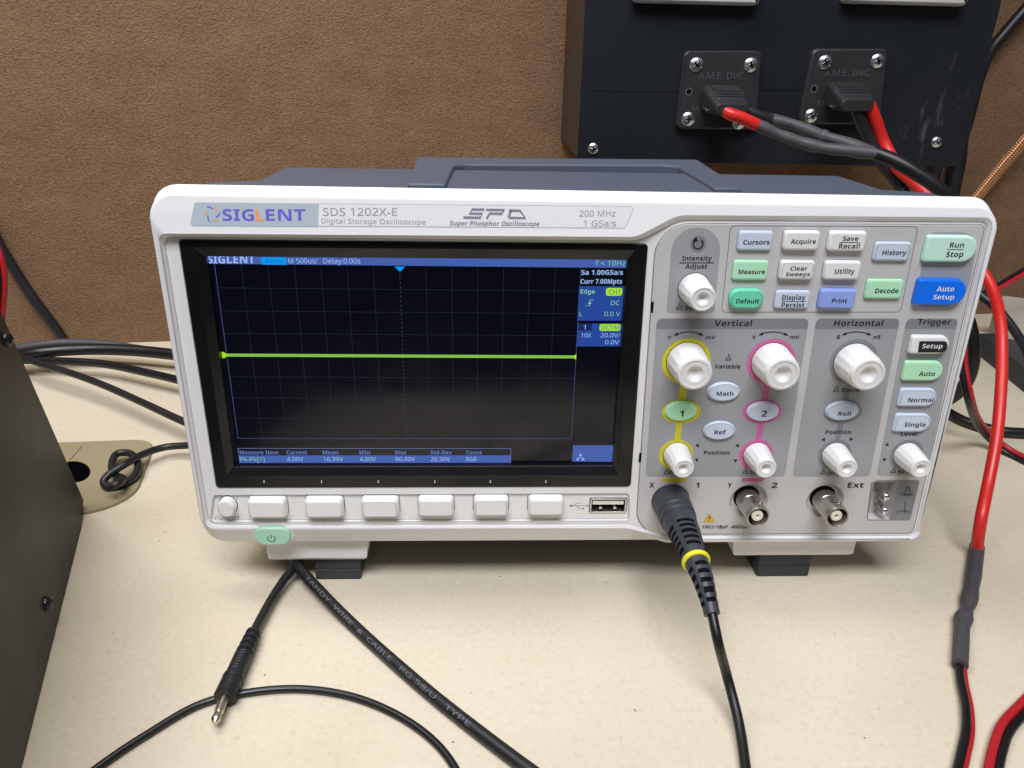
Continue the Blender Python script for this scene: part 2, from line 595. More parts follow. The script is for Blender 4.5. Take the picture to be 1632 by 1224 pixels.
def lathe(mb, prof, c, mname, seg=32, axis='y', flute=None):
    """prof (radius, height) turned about an axis leaving c towards the viewer (axis y), or upwards (axis z)"""
    loops = []
    for i, (r, h) in enumerate(prof):
        lp = []
        for k in range(seg):
            a = 2 * math.pi * k / seg
            rr = r * (1 - flute[1] * (0.5 - 0.5 * math.cos(a * flute[0]))) if flute and i in flute[2] else r
            if axis == 'y':
                lp.append((c[0] + rr * math.cos(a), c[1] - h, c[2] + rr * math.sin(a)))
            else:
                lp.append((c[0] + rr * math.cos(a), c[1] + rr * math.sin(a), c[2] + h))
        loops.append(lp)
    mb.loft(loops, mname)

def spline(pts, step=2.0):
    P = [Vector(p) for p in pts]
    P = [P[0] * 2 - P[1]] + P + [P[-1] * 2 - P[-2]]
    out = []
    for i in range(1, len(P) - 2):
        p0, p1, p2, p3 = P[i - 1:i + 3]
        d = lambda a, b: max(1e-4, (b - a).length ** 0.5)
        t0 = 0; t1 = t0 + d(p0, p1); t2 = t1 + d(p1, p2); t3 = t2 + d(p2, p3)
        n = max(2, int((p2 - p1).length / step))
        for k in range(n):
            t = t1 + (t2 - t1) * k / n
            a1 = p0 * ((t1 - t) / (t1 - t0)) + p1 * ((t - t0) / (t1 - t0))
            a2 = p1 * ((t2 - t) / (t2 - t1)) + p2 * ((t - t1) / (t2 - t1))
            a3 = p2 * ((t3 - t) / (t3 - t2)) + p3 * ((t - t2) / (t3 - t2))
            b1 = a1 * ((t2 - t) / (t2 - t0)) + a2 * ((t - t0) / (t2 - t0))
            b2 = a2 * ((t3 - t) / (t3 - t1)) + a3 * ((t - t1) / (t3 - t1))
            out.append(b1 * ((t2 - t) / (t2 - t1)) + b2 * ((t - t1) / (t2 - t1)))
    out.append(P[-2])
    return out

def frames(path, up0=None):
    n = len(path)
    T = [(path[min(i + 1, n - 1)] - path[max(i - 1, 0)]).normalized() for i in range(n)]
    u = Vector(up0) if up0 else Vector((0.1, -0.55, 0.8))
    N = []
    for t in T:
        u = (u - t * u.dot(t))
        if u.length < 1e-5:
            u = t.orthogonal()
        u.normalize()
        N.append(u.copy())
    return T, N, [t.cross(nn) for t, nn in zip(T, N)]

def tube(mb, path, r, mname, seg=12, caps=True, flat=1.0, off=(0, 0), up0=None, uv=False):
    """r a number or a function of the fraction along the path; off shifts the tube sideways (binormal, normal)"""
    T, N, B = frames(path, up0)
    loops = []
    n = len(path)
    for i, p in enumerate(path):
        rr = r(i / (n - 1)) if callable(r) else r
        c = p + B[i] * off[0] + N[i] * off[1]
        loops.append([c + N[i] * (rr * math.cos(2 * math.pi * k / seg)) + B[i] * (rr * flat * math.sin(2 * math.pi * k / seg)) for k in range(seg)])
    if uv:
        pts = [q for lp in loops for q in lp]
        fs, us = [], []
        s = 0.0
        for i in range(n - 1):
            s1 = s + (path[i + 1] - path[i]).length / 4.0
            for k in range(seg):
                k1 = (k + 1) % seg
                fs.append([i * seg + k, i * seg + k1, (i + 1) * seg + k1, (i + 1) * seg + k])
                us.append([(k / seg, s), ((k + 1) / seg, s), ((k + 1) / seg, s1), (k / seg, s1)])
            s = s1
        mb.add(pts, fs, mname, us)
    else:
        mb.loft(loops, mname, caps, caps)

# ------------------------------------------------------------------ setting: desk and fabric wall
mb = MB()
desk_poly = [(-900, -205), (900, -205), (900, 470), (-900, 280)]
# top face with the cable hole left open under the grommet
hole = [tuple(FZ(118 + 26 * math.cos(a), 752 + 17 * math.sin(a), 0))[:2] for a in [2 * math.pi * k / 28 for k in range(28)]]
mb.holed([[(x, y, 0) for x, y in desk_poly], [(x, y, 0) for x, y in hole]], 'desk_laminate')
mb.loft([[(x, y, 0) for x, y in desk_poly], [(x, y, -28) for x, y in desk_poly]], 'desk_laminate')
mb.loft([[(x, y, 0) for x, y in hole], [(x, y, -28) for x, y in hole]], 'dark_gap')
mb.holed([[(x, y, -28) for x, y in desk_poly], [(x, y, -28) for x, y in hole]], 'desk_laminate')
# crumbs and short hairs of dirt lying on the laminate
for u, v, w, l, q in ((798, 919, 1.1, 0.6, 0.2), (965, 928, 0.35, 2.0, 1.2), (263, 848, 0.35, 2.4, 1.3), (253, 862, 0.9, 0.6, 0), (422, 1076, 0.8, 0.7, 0.4), (751, 1104, 0.6, 0.5, 0), (722, 1183, 0.9, 0.6, 0.7), (1153, 1100, 0.7, 0.5, 0), (1012, 1132, 0.5, 1.6, 0.2), (1330, 1010, 0.6, 0.5, 0.3), (1402, 1130, 0.5, 0.6, 0.9), (560, 1000, 0.5, 0.5, 0.1), (180, 1010, 0.5, 0.6, 0.5), (880, 1010, 0.4, 0.5, 0.2)):
    c = FZ(u, v, 0)
    a, b = math.cos(q), math.sin(q)
    mb.face([(c.x + (x * a - y * b) * 0.5, c.y + (x * b + y * a) * 0.5, 0.06) for x, y in ((-w, -l * .7), (w * .8, -l), (w, l * .6), (0.1 * w, l), (-w * .9, l * .5))], 'desk_dirt')
mb.build('desk_surface', label='cream speckled laminate desk top that everything stands on', kind='structure')

mb = MB()
a = W0 - WDIR * 900; b = W0 + WDIR * 1900
mb.loft([[(p.x, p.y, z) for p in (a, b, b - WN * 40, a - WN * 40)] for z in (-300, 700)], 'wall_fabric', True, True)
mb.build('back_wall', label='brown woven fabric partition wall behind the desk', kind='structure')

# ------------------------------------------------------------------ oscilloscope
scope = empty('oscilloscope', (66, 60, 0), 'white bench oscilloscope with a lit dark screen, knobs and buttons standing on the desk', 'oscilloscope')

ZB = ZT                                      # graticule middle height
def Zg(z): return z + ZB
# -- front bezel shell
OUT = [(-86.2, 63.7), (219.0, 63.3), (222.0, -84.9), (107, -84.9), (96, -84.9), (-86.6, -84.9)]
out_mid = rpoly([(x, Zg(z)) for x, z in OUT], [10, 10, 8, 0, 0, 10])
CR = [(-85.2, 61.6), (218.1, 61.0), (221.1, -83.4), (110, -83.5), (94.5, -76.8), (-85.4, -76.9)]
crest = rpoly([(x, Zg(z)) for x, z in CR], [8, 8, 6, 8, 8, 7])
inner = rpoly(px((256, 369), (1012, 375), (1080, 342), (1579, 346), (1462, 857.5), (1058, 857.5), (1001, 840.5), (329, 841)), [3, 12, 14, 3, 3, 9, 9, 3.5])
inner2 = rpoly(px((261, 377), (1018, 383.5), (1084, 351), (1574, 353.5), (1458, 853.5), (1060, 853.5), (1004, 835), (334, 836)), [3, 12, 14, 3, 3, 9, 9, 3.5])
scr_hole = rpoly(px((284, 381), (1033, 388), (1005, 776), (345, 778)), 1.6)
strip_hole = rpoly(px((340, 789), (1003, 786), (1003, 830), (335, 832)), 1.6)
PANEL = px((1046, 355.5), (1571, 357.5), (1455, 850), (1012, 852))
pan_hole = rpoly(PANEL, [12, 2.2, 2.2, 12.5], 8)
Y_CREST = -1.7
def lift(poly, d):
    return [(x, z + d * max(0.0, min(1.0, (z - ZB - 52) / 8))) for x, z in poly]
def yc(z):
    """front face of the frame: the header band leans back, the sides and the lower edge stand lower"""
    z -= ZB
    if z > 48.5:
        return -1.2 + (z - 57.0) * 0.23
    return -0.9 - 2.25 * max(0.0, (z - 42.0) / 6.5)

def xc(poly, dy=0.0):
    return [(p[0], yc(p[1]) + dy, p[1]) for p in poly]
mb = MB()
back = rpoly([(x, Zg(z)) for x, z in OUT], [10, 10, 8, 0, 0, 10])
mb.loft([xz(inset(back, 0.4), 9.5), xz(out_mid, 6.0), xz(lift(out_mid, 0.75), 3.4), xz(lift(inset(out_mid, 0.4), 0.85), 2.6), xc(inset(crest, -0.3), 0.35), xc(inset(crest, 0.35))], 'frame_plastic')
mb.holed([xc(inset(crest, 0.35)), xc(inner)], 'frame_plastic')
mb.loft([xc(inner), xc(inset(inner, 0.3), 0.15), xz(inset(inner2, -0.2), -0.3), xz(inner2, 0)], 'frame_plastic')
mb.holed([xz(inner2, 0), xz(scr_hole, 0), xz(strip_hole, 0), xz(pan_hole, 0)], 'frame_plastic')
mb.loft([xz(scr_hole, 0), xz(scr_hole, 3)], 'frame_plastic')
mb.loft([xz(strip_hole, 0), xz(inset(strip_hole, 0.35), 0.9)], 'frame_plastic')
def key_box(z, x0, y0, x1, y1, h):
    a, b = z(x0, y0), z(x1, y1)
    mu, mv = (a[0] + b[0]) / 2, (a[1] + b[1]) / 2
    l, r_k = FY(a[0], mv, -h), FY(b[0], mv, -h)
    t, bo_ = FY(mu, a[1], -h), FY(mu, b[1], -h)
    return l.x, r_k.x, bo_.z, t.z
ID = lambda x, y: (x, y)
x0, x1, z0, z1 = key_box(ID, 940.5, 794.5, 998, 817, -0.6)
usb_pl = rpoly([(x0, z0), (x1, z0), (x1, z1), (x0, z1)], 0.5, 4)
mb.holed([xz(inset(strip_hole, 0.35), 0.9), xz(inset(usb_pl, -0.3), 0.9)], 'frame_plastic')
mb.loft([xz(inset(usb_pl, -0.3), 0.9), xz(inset(usb_pl, -0.3), 9)], 'dark_gap')
mb.loft([xz(pan_hole, 0), xz(pan_hole, 6)], 'dark_gap')
mb.face(xz(pan_hole, 6), 'dark_gap')
mb.face(xz(inset(back, 0.4), 9.5), 'frame_plastic')
# printed words round the menu key and the USB mark
YS = 0.86
txt(mb, 'Menu', 344, 379, 796, 7, YS, 'print_tan')
txt(mb, 'On/Off', 343.5, 383, 831, 8, YS, 'print_tan')
strip(mb, px((908, 806), (935, 806), y=YS), 0.28, YS, 'print_tan')
strip(mb, px((914, 806), (919, 802), (927, 802), y=YS), 0.28, YS, 'print_tan')
strip(mb, px((918, 806), (923, 810.5), (930, 810.5), y=YS), 0.28, YS, 'print_tan')
c0 = P2(910, 806, YS)
mb.face(xz(ellipse(*c0, 0.6, 0.6, 16), YS), 'print_tan')
c0 = P2(930, 810.5, YS)
mb.face(xz(ellipse(*c0, 0.45, 0.45, 4), YS), 'print_tan')
mb.face(xz(px((935, 803.6), (939, 806), (935, 808.4), y=YS), YS), 'print_tan')
bezel = mb.build('front_bezel', scope, sharp=30)

# -- name plate on the header band
mb = MB()
YP = Y_CREST - 0.05
NP = px((308.5, 323.3), (1013, 329.4), (996, 363.6), (304, 359), y=YP)
npo = rpoly(NP, [1.0, 1.2, 1.2, 1.0])
mb.face(xz(npo, YP), 'print_line')
mb.face(xz(inset(npo, 0.25), YP - 0.04), 'plate_white')
blue = rpoly(px((308.5, 323.3), (507.5, 325.0), (507.5, 360.4), (304, 359), y=YP), [1.0, 0, 0, 1.0])
mb.face(xz(inset(blue, 0.02), YP - 0.08), 'plate_blue')
YL = YP - 0.14
u = 355.5
for s, u0, u1, k in (('SIG', 355.5, 405.5, 'logo_violet'), ('L', 408.0, 423.0, 'logo_orange'), ('ENT', 424.5, 487.5, 'logo_violet')):
    txt(mb, s, u0, u1, 351.4, 17.6, YL, k, bold=0.018)
sc = P2(338, 340.8, YL)
for k in range(6):
    a0 = k * math.pi / 3 + 0.35
    pts = []
    for j in range(7):
        t = j / 6
        r = 1.65 + 1.15 * t
        pts.append((sc[0] + r * math.cos(a0 + t * 0.85) * 0.95, sc[1] + r * math.sin(a0 + t * 0.85)))
    strip(mb, pts, 0.42, YL, 'logo_violet' if k % 2 else 'logo_orange')
txt(mb, 'SDS 1202X-E', 514.6, 633, 343.8, 11.8, YL, 'print_grey')
txt(mb, 'Digital Storage Oscilloscope', 513, 678.5, 355.2, 7.4, YL, 'print_grey', slope=2.2)
txt(mb, 'Super Phosphor Oscilloscope', 716.5, 859, 358.6, 6.8, YL, 'logo_slate', bold=0.012, shear=0.22, slope=1.2)
txt(mb, '200 MHz', 923.5, 981, 345.2, 9.2, YL, 'print_grey')
txt(mb, '1 GSa/s', 929.6, 981.6, 360.4, 9.2, YL, 'print_grey')
def logo_stroke(uv, w=0.8):
    strip(mb, px(*uv, y=YL), w, YL, 'logo_slate')
logo_stroke([(772, 334.6), (753, 334.4), (748, 340.5), (769, 341), (765.5, 347.0), (738.5, 346.6)])
logo_stroke([(775.5, 348.6), (780.5, 340.6), (799.5, 341), (804, 335.4), (775, 334.9)])
logo_stroke([(811, 336), (829, 336.4), (838, 347.6), (812, 347.2), (810.6, 345.4), (815, 335.9)])
mb.v = [Vector((p.x, p.y - Y_CREST + yc(p.z), p.z)) for p in mb.v]
mb.build('name_plate', bezel)

# -- screen surround
mb = MB()
so = inset(scr_hole, 0.12)
so1 = inset(so, 0.35)
bo = rpoly(px((309, 393.5), (1011, 398.5), (984, 757.5), (361, 758.5)), 0.6)
bi = rpoly(px((328.5, 408.6), (1000, 414.2), (976.5, 742.5), (373, 744.5), y=1.6), 0.4)
mb.loft([xz(so, 2), xz(so, 0.1), xz(so1, -0.15)], 'screen_frame_black')
mb.holed([xz(so1, -0.15), xz(bo, -0.15)], 'screen_frame_black')
mb.loft([xz(bo, -0.15), xz(bi, 1.7), xz(bi, 4.2)], 'screen_frame_black')
for u in (421, 512.5, 603, 693, 781.5, 870):
    mb.face(xz(px((u - 0.7, 765), (u + 0.7, 765), (u + 0.7, 769.5), (u - 0.7, 769.5)), -0.2), 'print_white')
mb.build('screen_surround', scope)

# -- display: glass sheet with the lit picture elements on it
mb = MB()
YG = 4.0
bo2 = inset(bi, -0.8)
mb.face(xz(bo2, YG), 'lcd_glass')
Y1, Y2, Y3 = YG - 0.03, YG - 0.06, YG - 0.09
def q4(x0, z0, x1, z1, y, m):
    mb.face([(x0, y, Zg(z0)), (x1, y, Zg(z0)), (x1, y, Zg(z1)), (x0, y, Zg(z1))], m)
GW, GH = 67.4, 35.8
cell = GW * 2 / 14
cz = GH * 2 / 8
for i in range(1, 14):
    x = -GW + i * cell
    if i == 7:
        k = -GH
        while k < GH:
            q4(x - 0.09, k, x + 0.09, k + 0.7, Y1, 'lcd_edge')
            k += 1.75
    else:
        q4(x - 0.075, -GH, x + 0.075, GH, Y1, 'lcd_grid')
for i in range(1, 8):
    z = -GH + i * cz
    if i != 4:
        q4(-GW, z - 0.075, GW, z + 0.075, Y1 + 0.01, 'lcd_grid')
for zz in (-2.5 * cz, 2.5 * cz):
    k = -GW + cell / 5
    while k < GW:
        q4(k - 0.15, zz - 0.1, k + 0.15, zz + 0.1, Y1, 'lcd_grid')
        k += cell / 5
q4(-GW - 0.1, -GH, -GW + 0.13, GH, Y1, 'lcd_edge')
q4(GW - 0.1, -GH, GW + 0.1, GH, Y1, 'lcd_edge')
q4(-GW, -GH - 0.1, GW, -GH + 0.12, Y1 - 0.01, 'lcd_edge')
zt = FY(640, 423, YG).z - ZB
xl, xr = FY(328, 410, YG).x, FY(1001, 415, YG).x
q4(xl, GH + 0.15, xr, GH + 4.6, Y1, 'lcd_bar')
txt(mb, 'SIGLENT', 330.5, 406, 419.6, 12.5, Y2, 'lcd_text', bold=0.035, shear=0.1)
a_, b_ = FY(417.5, 421.6, YG), FY(455.5, 410.5, YG)
q4(a_.x, a_.z - ZB, b_.x, b_.z - ZB, Y2, 'lcd_cyan')
txt(mb, 'Auto', 423, 449, 419.6, 7.5, Y3, 'lcd_box')
txt(mb, 'M 500us/', 460, 505.5, 419.8, 8.2, Y2, 'lcd_text')
txt(mb, 'Delay:0.00s', 515.5, 574.5, 420.0, 8.2, Y2, 'lcd_text')
txt(mb, 'f < 10Hz', 949, 996.5, 423.6, 8.4, Y2, 'lcd_greentext')
mb.face(xz(px((628.5, 425), (645.5, 425), (637.5, 433), y=YG), Y2), 'lcd_cyan')
txt(mb, 'Sa 1.00GSa/s', 926.6, 992.7, 438.0, 7.6, Y2, 'lcd_text', bold=0.012)
txt(mb, 'Curr 7.00Mpts', 925.0, 991.2, 452.2, 7.4, Y2, 'lcd_text', bold=0.012)
def pq(u0, v0, u1, v1, y, m, r=0.0):
    p = px((u0, v0), (u1, v0), (u1, v1), (u0, v1), y=YG)
    x0 = (p[0][0] + p[3][0]) / 2; x1 = (p[1][0] + p[2][0]) / 2
    pl = [(x0, p[3][1]), (x1, p[2][1]), (x1, p[1][1]), (x0, p[0][1])]
    mb.face(xz(rpoly(pl, r, 4) if r else pl, y), m)
pq(921.5, 456.0, 992.5, 511.0, Y1 + 0.01, 'lcd_box')
txt(mb, 'Edge', 925, 948, 468, 6.8, Y2, 'lcd_greentext', bold=0.01)
pq(965.7, 458.8, 991.6, 471.3, Y2, 'lcd_lime', 0.8)
txt(mb, 'CH1', 970, 988, 468.8, 7.4, Y3, 'lcd_box')
strip(mb, px((934, 487), (940, 487), (940, 478.3), (946, 478.3), y=YG), 0.28, Y2, 'lcd_greentext')
mb.face(xz(px((937, 484.4), (943, 484.4), (940, 480.2), y=YG), Y2), 'lcd_greentext')
txt(mb, 'DC', 973.5, 987.2, 486.3, 7.2, Y2, 'lcd_greentext')
txt(mb, 'L', 923.4, 927.6, 503.8, 7, Y2, 'lcd_greentext')
txt(mb, '0.0 V', 963, 988, 503.8, 7, Y2, 'lcd_greentext')
pq(920.0, 515.5, 989.5, 552.0, Y1 + 0.01, 'lcd_box')
pq(922.0, 515.5, 943.4, 526.8, Y2, 'lcd_navy')
txt(mb, '1', 929.6, 933.2, 524.8, 6.8, Y3, 'lcd_text')
pq(955.5, 516.4, 988.6, 527.3, Y2, 'lcd_lime', 0.7)
txt(mb, 'DC1M', 958.5, 986, 525.2, 6.6, Y3, 'lcd_box')
txt(mb, '10X', 926, 942, 537.7, 6.6, Y2, 'lcd_text')
txt(mb, '20.0V/', 957, 987.8, 537.7, 6.6, Y2, 'lcd_text')
txt(mb, '0.0V', 964, 986.3, 548.7, 6.6, Y2, 'lcd_text')
zc = (FY(640, 567.3, YG).z - ZB)
q4(-GW + 0.1, zc - 0.62, GW - 0.2, zc + 0.62, Y2, 'lcd_green')
mb.face([(-GW - 1.8, Y3, Zg(zc - 1.25)), (-GW - 0.9, Y3, Zg(zc - 1.25)), (-GW + 0.5, Y3, Zg(zc)), (-GW - 0.9, Y3, Zg(zc + 1.25)), (-GW - 1.8, Y3, Zg(zc + 1.25))], 'lcd_lime')
mb.face([(GW + 0.1, Y3, Zg(zc - 1.3)), (GW + 0.1, Y3, Zg(zc + 1.3)), (GW - 1.1, Y3, Zg(zc))], 'lcd_lime')
# measurement table
x0, x1 = FY(380.5, 726, YG).x, FY(814.5, 726, YG).x
zt0, zt1, zt2 = FY(600, 714.6, YG).z - ZB, FY(600, 725.7, YG).z - ZB, FY(600, 737.8, YG).z - ZB
q4(x0, zt2, x1, zt1, Y1, 'lcd_bar')
for pz in ((x0, zt0 - 0.1, x1, zt0 + 0.1), (x0, zt2, x0 + 0.2, zt0), (x1 - 0.2, zt2, x1, zt0)):
    q4(*pz, Y2, 'lcd_dim')
for s, u0, u1 in (('Measure Item', 382.5, 444), ('Current', 457, 489.5), ('Mean', 514.5, 539.5), ('Min', 573, 589.8), ('Max', 630, 648), ('Std-Dev', 686.5, 720.5), ('Count', 743, 768)):
    txt(mb, s, u0, u1, 724.2, 6.2, Y3, 'lcd_dim', bold=0.012)
for s, u0, u1, k in (('Pk-Pk[1]', 383, 422, 'lcd_greentext'), ('4.00V', 457.5, 484, 'lcd_text'), ('16.39V', 516, 547, 'lcd_text'), ('4.00V', 573.5, 599, 'lcd_text'), ('90.40V', 630, 661.5, 'lcd_text'), ('20.30V', 686.5, 717.5, 'lcd_text'), ('868', 742.5, 759, 'lcd_text')):
    txt(mb, s, u0, u1, 735.2, 6.6, Y3, k)
pq(912.5, 709.5, 977, 735.8, Y1, 'lcd_bar')
for u, v in ((925, 725), (920.5, 732), (929.5, 732)):
    c0 = P2(u, v, YG)
    mb.face(xz([(c0[0] - .45, c0[1] - .45), (c0[0] + .45, c0[1] - .45), (c0[0] + .45, c0[1] + .45), (c0[0] - .45, c0[1] + .45)], Y2), 'lcd_text')
strip(mb, px((920.5, 729.5), (929.5, 729.5), y=YG), 0.2, Y2, 'lcd_text')
strip(mb, px((925, 725), (925, 729.5), y=YG), 0.2, Y2, 'lcd_text')
mb.build('display', scope, recalc=False)

# -- control panel with its printing
def Z3(x, y): return (1010 + x / 5.1, 330 + y / 5.1)
def Z4(x, y): return (1290 + x / 4.772, 330 + y / 4.772)
def Z5(x, y): return (1010 + x / 5.44, 500 + y / 5.44)
def Z6(x, y): return (1280 + x / 5.44, 500 + y / 5.44)
def Z7(x, y): return (1010 + x / 6.044, 690 + y / 6.044)
def Z8(x, y): return (1240 + x / 6.044, 690 + y / 6.044)
YPAN = -0.25
BNC = [(110.3, -63.0), (143.7, -63.2), (176.7, -63.3)]
mb = MB()
pan = inset(pan_hole, 0.22)
holes = [ellipse(x, Zg(z), 8.1, 8.1, 40) for x, z in BNC]
cal = rpoly(px(Z8(893, 470), Z8(1142, 470), Z8(1075, 832), Z8(862, 832)), 0.6, 3)
mb.loft([xz(pan, 1.4), xz(pan, YPAN + 0.2), xz(inset(pan, 0.2), YPAN)], 'panel_plastic')
mb.holed([xz(inset(pan, 0.2), YPAN)] + [xz(h, YPAN) for h in holes] + [xz(cal, YPAN)], 'panel_plastic')
for h in holes:
    mb.loft([xz(h, YPAN), xz(inset(h, 0.25), YPAN + 0.3), xz(inset(h, 1.3), 2.2)], 'panel_plastic')
    mb.face(xz(inset(h, 1.3), 2.2), 'panel_plastic')
mb.loft([xz(cal, YPAN), xz(cal, 5.5)], 'panel_plastic')
mb.face(xz(cal, 5.5), 'panel_plastic')
YA, YB, YC, YD = YPAN - 0.04, YPAN - 0.08, YPAN - 0.12, YPAN - 0.16
def zone(pts, rad, y, m, seg=8):
    mb.face(xz(rpoly(px(*pts), rad, seg), y), m)
# intensity arch
zone([Z3(264, 860), Z3(318, 165), Z3(718, 165), Z3(652, 860)], [1.5, 9.3, 9.3, 1.5], YA, 'zone_grey', 14)
c0 = P2(*Z3(522, 300))
mb.face(xz(ellipse(*c0, 3.05, 3.05), YB), 'zone_dark')
arc = [(c0[0] + 1.75 * math.cos(t), c0[1] + 1.75 * math.sin(t)) for t in [math.radians(60 - 290 * k / 24 + 0) for k in range(25)]]
strip(mb, arc, 0.62, YC, 'print_black')
e = arc[-1]
mb.face(xz([(e[0] - 1.2, e[1] - 0.3), (e[0] + 1.0, e[1] - 0.5), (e[0] + 0.1, e[1] + 1.5)], YC), 'print_black')
# button frame line
fr = rpoly(px(Z3(786, 150), Z4(824, 148), Z4(690, 797), Z3(712, 853)), 1.8, 8)
strip(mb, fr, 0.32, YA, 'zone_dark', True)
# run / auto zone
zone([Z4(886, 188), Z4(1292, 188), Z4(1180, 760), Z4(808, 760)], [3.5, 8, 9, 3], YA, 'zone_grey', 10)
def big_zone(tl, tr, br, bl, hb, rad=2.0):
    zone([tl, tr, br, bl], rad, YA, 'zone_grey')
    k = (hb - tl[1]) / (bl[1] - tl[1])
    lx = tl[0] + (bl[0] - tl[0]) * k; rx = tr[0] + (br[0] - tr[0]) * k
    zone([tl, tr, (rx, hb), (lx, hb)], [rad, rad, 0, 0], YB, 'zone_dark')
big_zone(Z5(200, 40), Z5(1517, 40), Z7(1452, 418), Z7(110, 418), 523.7)
big_zone(Z6(112, 40), Z6(836, 40), Z8(882, 418), Z8(134, 418), 523.7)
big_zone(Z6(893, 40), Z6(1341, 40), Z8(1432, 412), Z8(944, 412), 523.7)
# coloured knob rings and the bars that join them
COLS = [('yellow_print', 110.1, 0), ('pink_print', 143.5, 0), ('zone_dark', 176.4, 0)]
for m, x, _ in COLS:
    mb.face(xz(ellipse(x - 0.1, Zg(0.3), 9.5, 9.5, 48), YC), m)
    mb.face(xz(ellipse(x + 0.1, Zg(-40.9), 7.0, 7.0, 40), YC), m)
    w = 1.45 if m != 'zone_dark' else 1.25
    mb.face(xz([(x - w, Zg(-9)), (x + w, Zg(-9)), (x + w * 0.85, Zg(-34)), (x - w * 0.85, Zg(-34))], YB), m)
mb.face(xz(ellipse(207.0, Zg(-40.9), 7.0, 7.0, 40), YC), 'zone_dark')
for (u, v), m in ((Z5(410, 846), 'yellow_print'), (Z5(1113, 846), 'pink_print'), (Z6(340, 848), 'zone_dark')):
    c0 = P2(u, v)
    mb.face(xz(ellipse(c0[0] - 0.05, c0[1] + 0.05, 7.9, 5.25, 44), YC), m)
mb.face(xz(px(Z7(280, 430), Z7(520, 430), Z7(490, 468), Z7(273, 468)), YA), 'yellow_print')
mb.face(xz(px(Z7(1045, 430), Z7(1270, 430), Z7(1240, 466), Z7(1033, 466)), YA), 'pink_print')
# seams and slots
for p in (px(Z3(140, 768), Z3(163, 768), Z3(156, 858), Z3(138, 858)), px(Z7(52, 190), Z7(76, 190), Z7(68, 278), Z7(45, 278))):
    mb.face(xz(p, YB), 'dark_gap')
def ZW(z, s, x0, x1, yb, h, m='print_black', bold=0.022, y=YD, shear=0.0):
    u0, v = z(x0, yb); u1, _ = z(x1, yb); _, t = z(x0, yb - h)
    txt(mb, s, u0, u1, v, v - t, y, m, bold, shear)
ZW(Z3, 'Intensity', 392, 632, 435, 37)
strip(mb, px(Z3(368, 451), Z3(648, 451)), 0.3, YD, 'print_black')
ZW(Z3, 'Adjust', 418, 595, 500, 35)
ZW(Z3, 'Select', 418, 570, 836, 32)
ZW(Z3, 'Vertical', 655, 958, 968, 48, bold=0.03)
ZW(Z4, 'Horizontal', 185, 557, 905, 45, bold=0.03)
ZW(Z4, 'Trigger', 820, 1072, 895, 44, bold=0.03)
ZW(Z5, 'V', 292, 325, 220, 30); ZW(Z5, 'mV', 622, 704, 220, 30, shear=0.1)
ZW(Z5, 'V', 1025, 1058, 218, 30); ZW(Z5, 'mV', 1352, 1432, 218, 30, shear=0.1)
ZW(Z6, 'S', 288, 318, 218, 32); ZW(Z6, 'nS', 607, 668, 218, 32)
def arrow_arc(z, a, b, c):
    A, B, D = [Vector(P2(*z(*p))) for p in (a, b, c)]
    M = B * 2 - (A + D) / 2
    pts = [A * (1 - t) ** 2 + M * 2 * t * (1 - t) + D * t * t for t in [k / 14 for k in range(15)]]
    strip(mb, [tuple(p) for p in pts[1:-1]], 0.33, YD, 'print_black')
    for p, q in ((pts[0], pts[2]), (pts[-1], pts[-3])):
        d = (q - p).normalized(); nn = Vector((-d.y, d.x))
        mb.face(xz([tuple(p), tuple(p + d * 1.9 + nn * 0.62), tuple(p + d * 1.9 - nn * 0.62)], YD), 'print_black')
arrow_arc(Z5, (340, 190), (470, 155), (605, 188))
arrow_arc(Z5, (1076, 186), (1205, 155), (1338, 186))
arrow_arc(Z6, (330, 187), (455, 154), (588, 184))
def push_icon(z, x, y, s=1.0):
    c = P2(*z(x, y))
    s *= 0.9
    strip(mb, [(c[0] - 1.3 * s, c[1] - 1.2 * s), (c[0] + 1.3 * s, c[1] - 1.2 * s)], 0.28, YD, 'print_black')
    strip(mb, [(c[0] - 1.0 * s, c[1] - 1.1 * s), (c[0] - 0.9 * s, c[1] - 0.2 * s), (c[0], c[1] + 0.15 * s), (c[0] + 0.9 * s, c[1] - 0.2 * s), (c[0] + 1.0 * s, c[1] - 1.1 * s)], 0.28, YD, 'print_black')
    mb.face(xz([(c[0] - 0.5 * s, c[1] + 1.4 * s), (c[0] + 0.5 * s, c[1] + 1.4 * s), (c[0], c[1] + 0.5 * s)], YD), 'print_black')
push_icon(Z3, 370, 805); push_icon(Z5, 820, 375); push_icon(Z6, 285, 650)
push_icon(Z7, 318, 365); push_icon(Z7, 1075, 362); push_icon(Z8, 432, 365); push_icon(Z8, 1110, 355)
ZW(Z5, 'Variable', 700, 922, 475, 35)
ZW(Z6, 'Zoom', 330, 485, 680, 35)
ZW(Z5, 'Position', 607, 830, 1221, 32)
ZW(Z6, 'Position', 192, 413, 1043, 32)
ZW(Z6, 'Level', 845, 988, 1060, 33)
ZW(Z7, 'Zero', 345, 440, 388, 34); ZW(Z7, 'Zero', 1115, 1215, 400, 34)
ZW(Z8, 'Zero', 475, 585, 400, 34); ZW(Z8, '50%', 1150, 1255, 390, 34)
ZW(Z7, 'X', 147, 197, 527, 48); ZW(Z7, 'Y', 902, 945, 525, 46)
ZW(Z7, '1', 597, 628, 527, 50, bold=0.03); ZW(Z7, '2', 1325, 1380, 529, 50, bold=0.03)
ZW(Z8, 'Ext', 668, 822, 527, 50, bold=0.03)
ZW(Z7, '1MΩ//18pF', 655, 900, 920, 30, bold=0.02, shear=0.15); ZW(Z7, '400V', 935, 1048, 920, 30, bold=0.02, shear=0.15)
ZW(Z7, 'pk', 1052, 1093, 920, 20, bold=0.01)
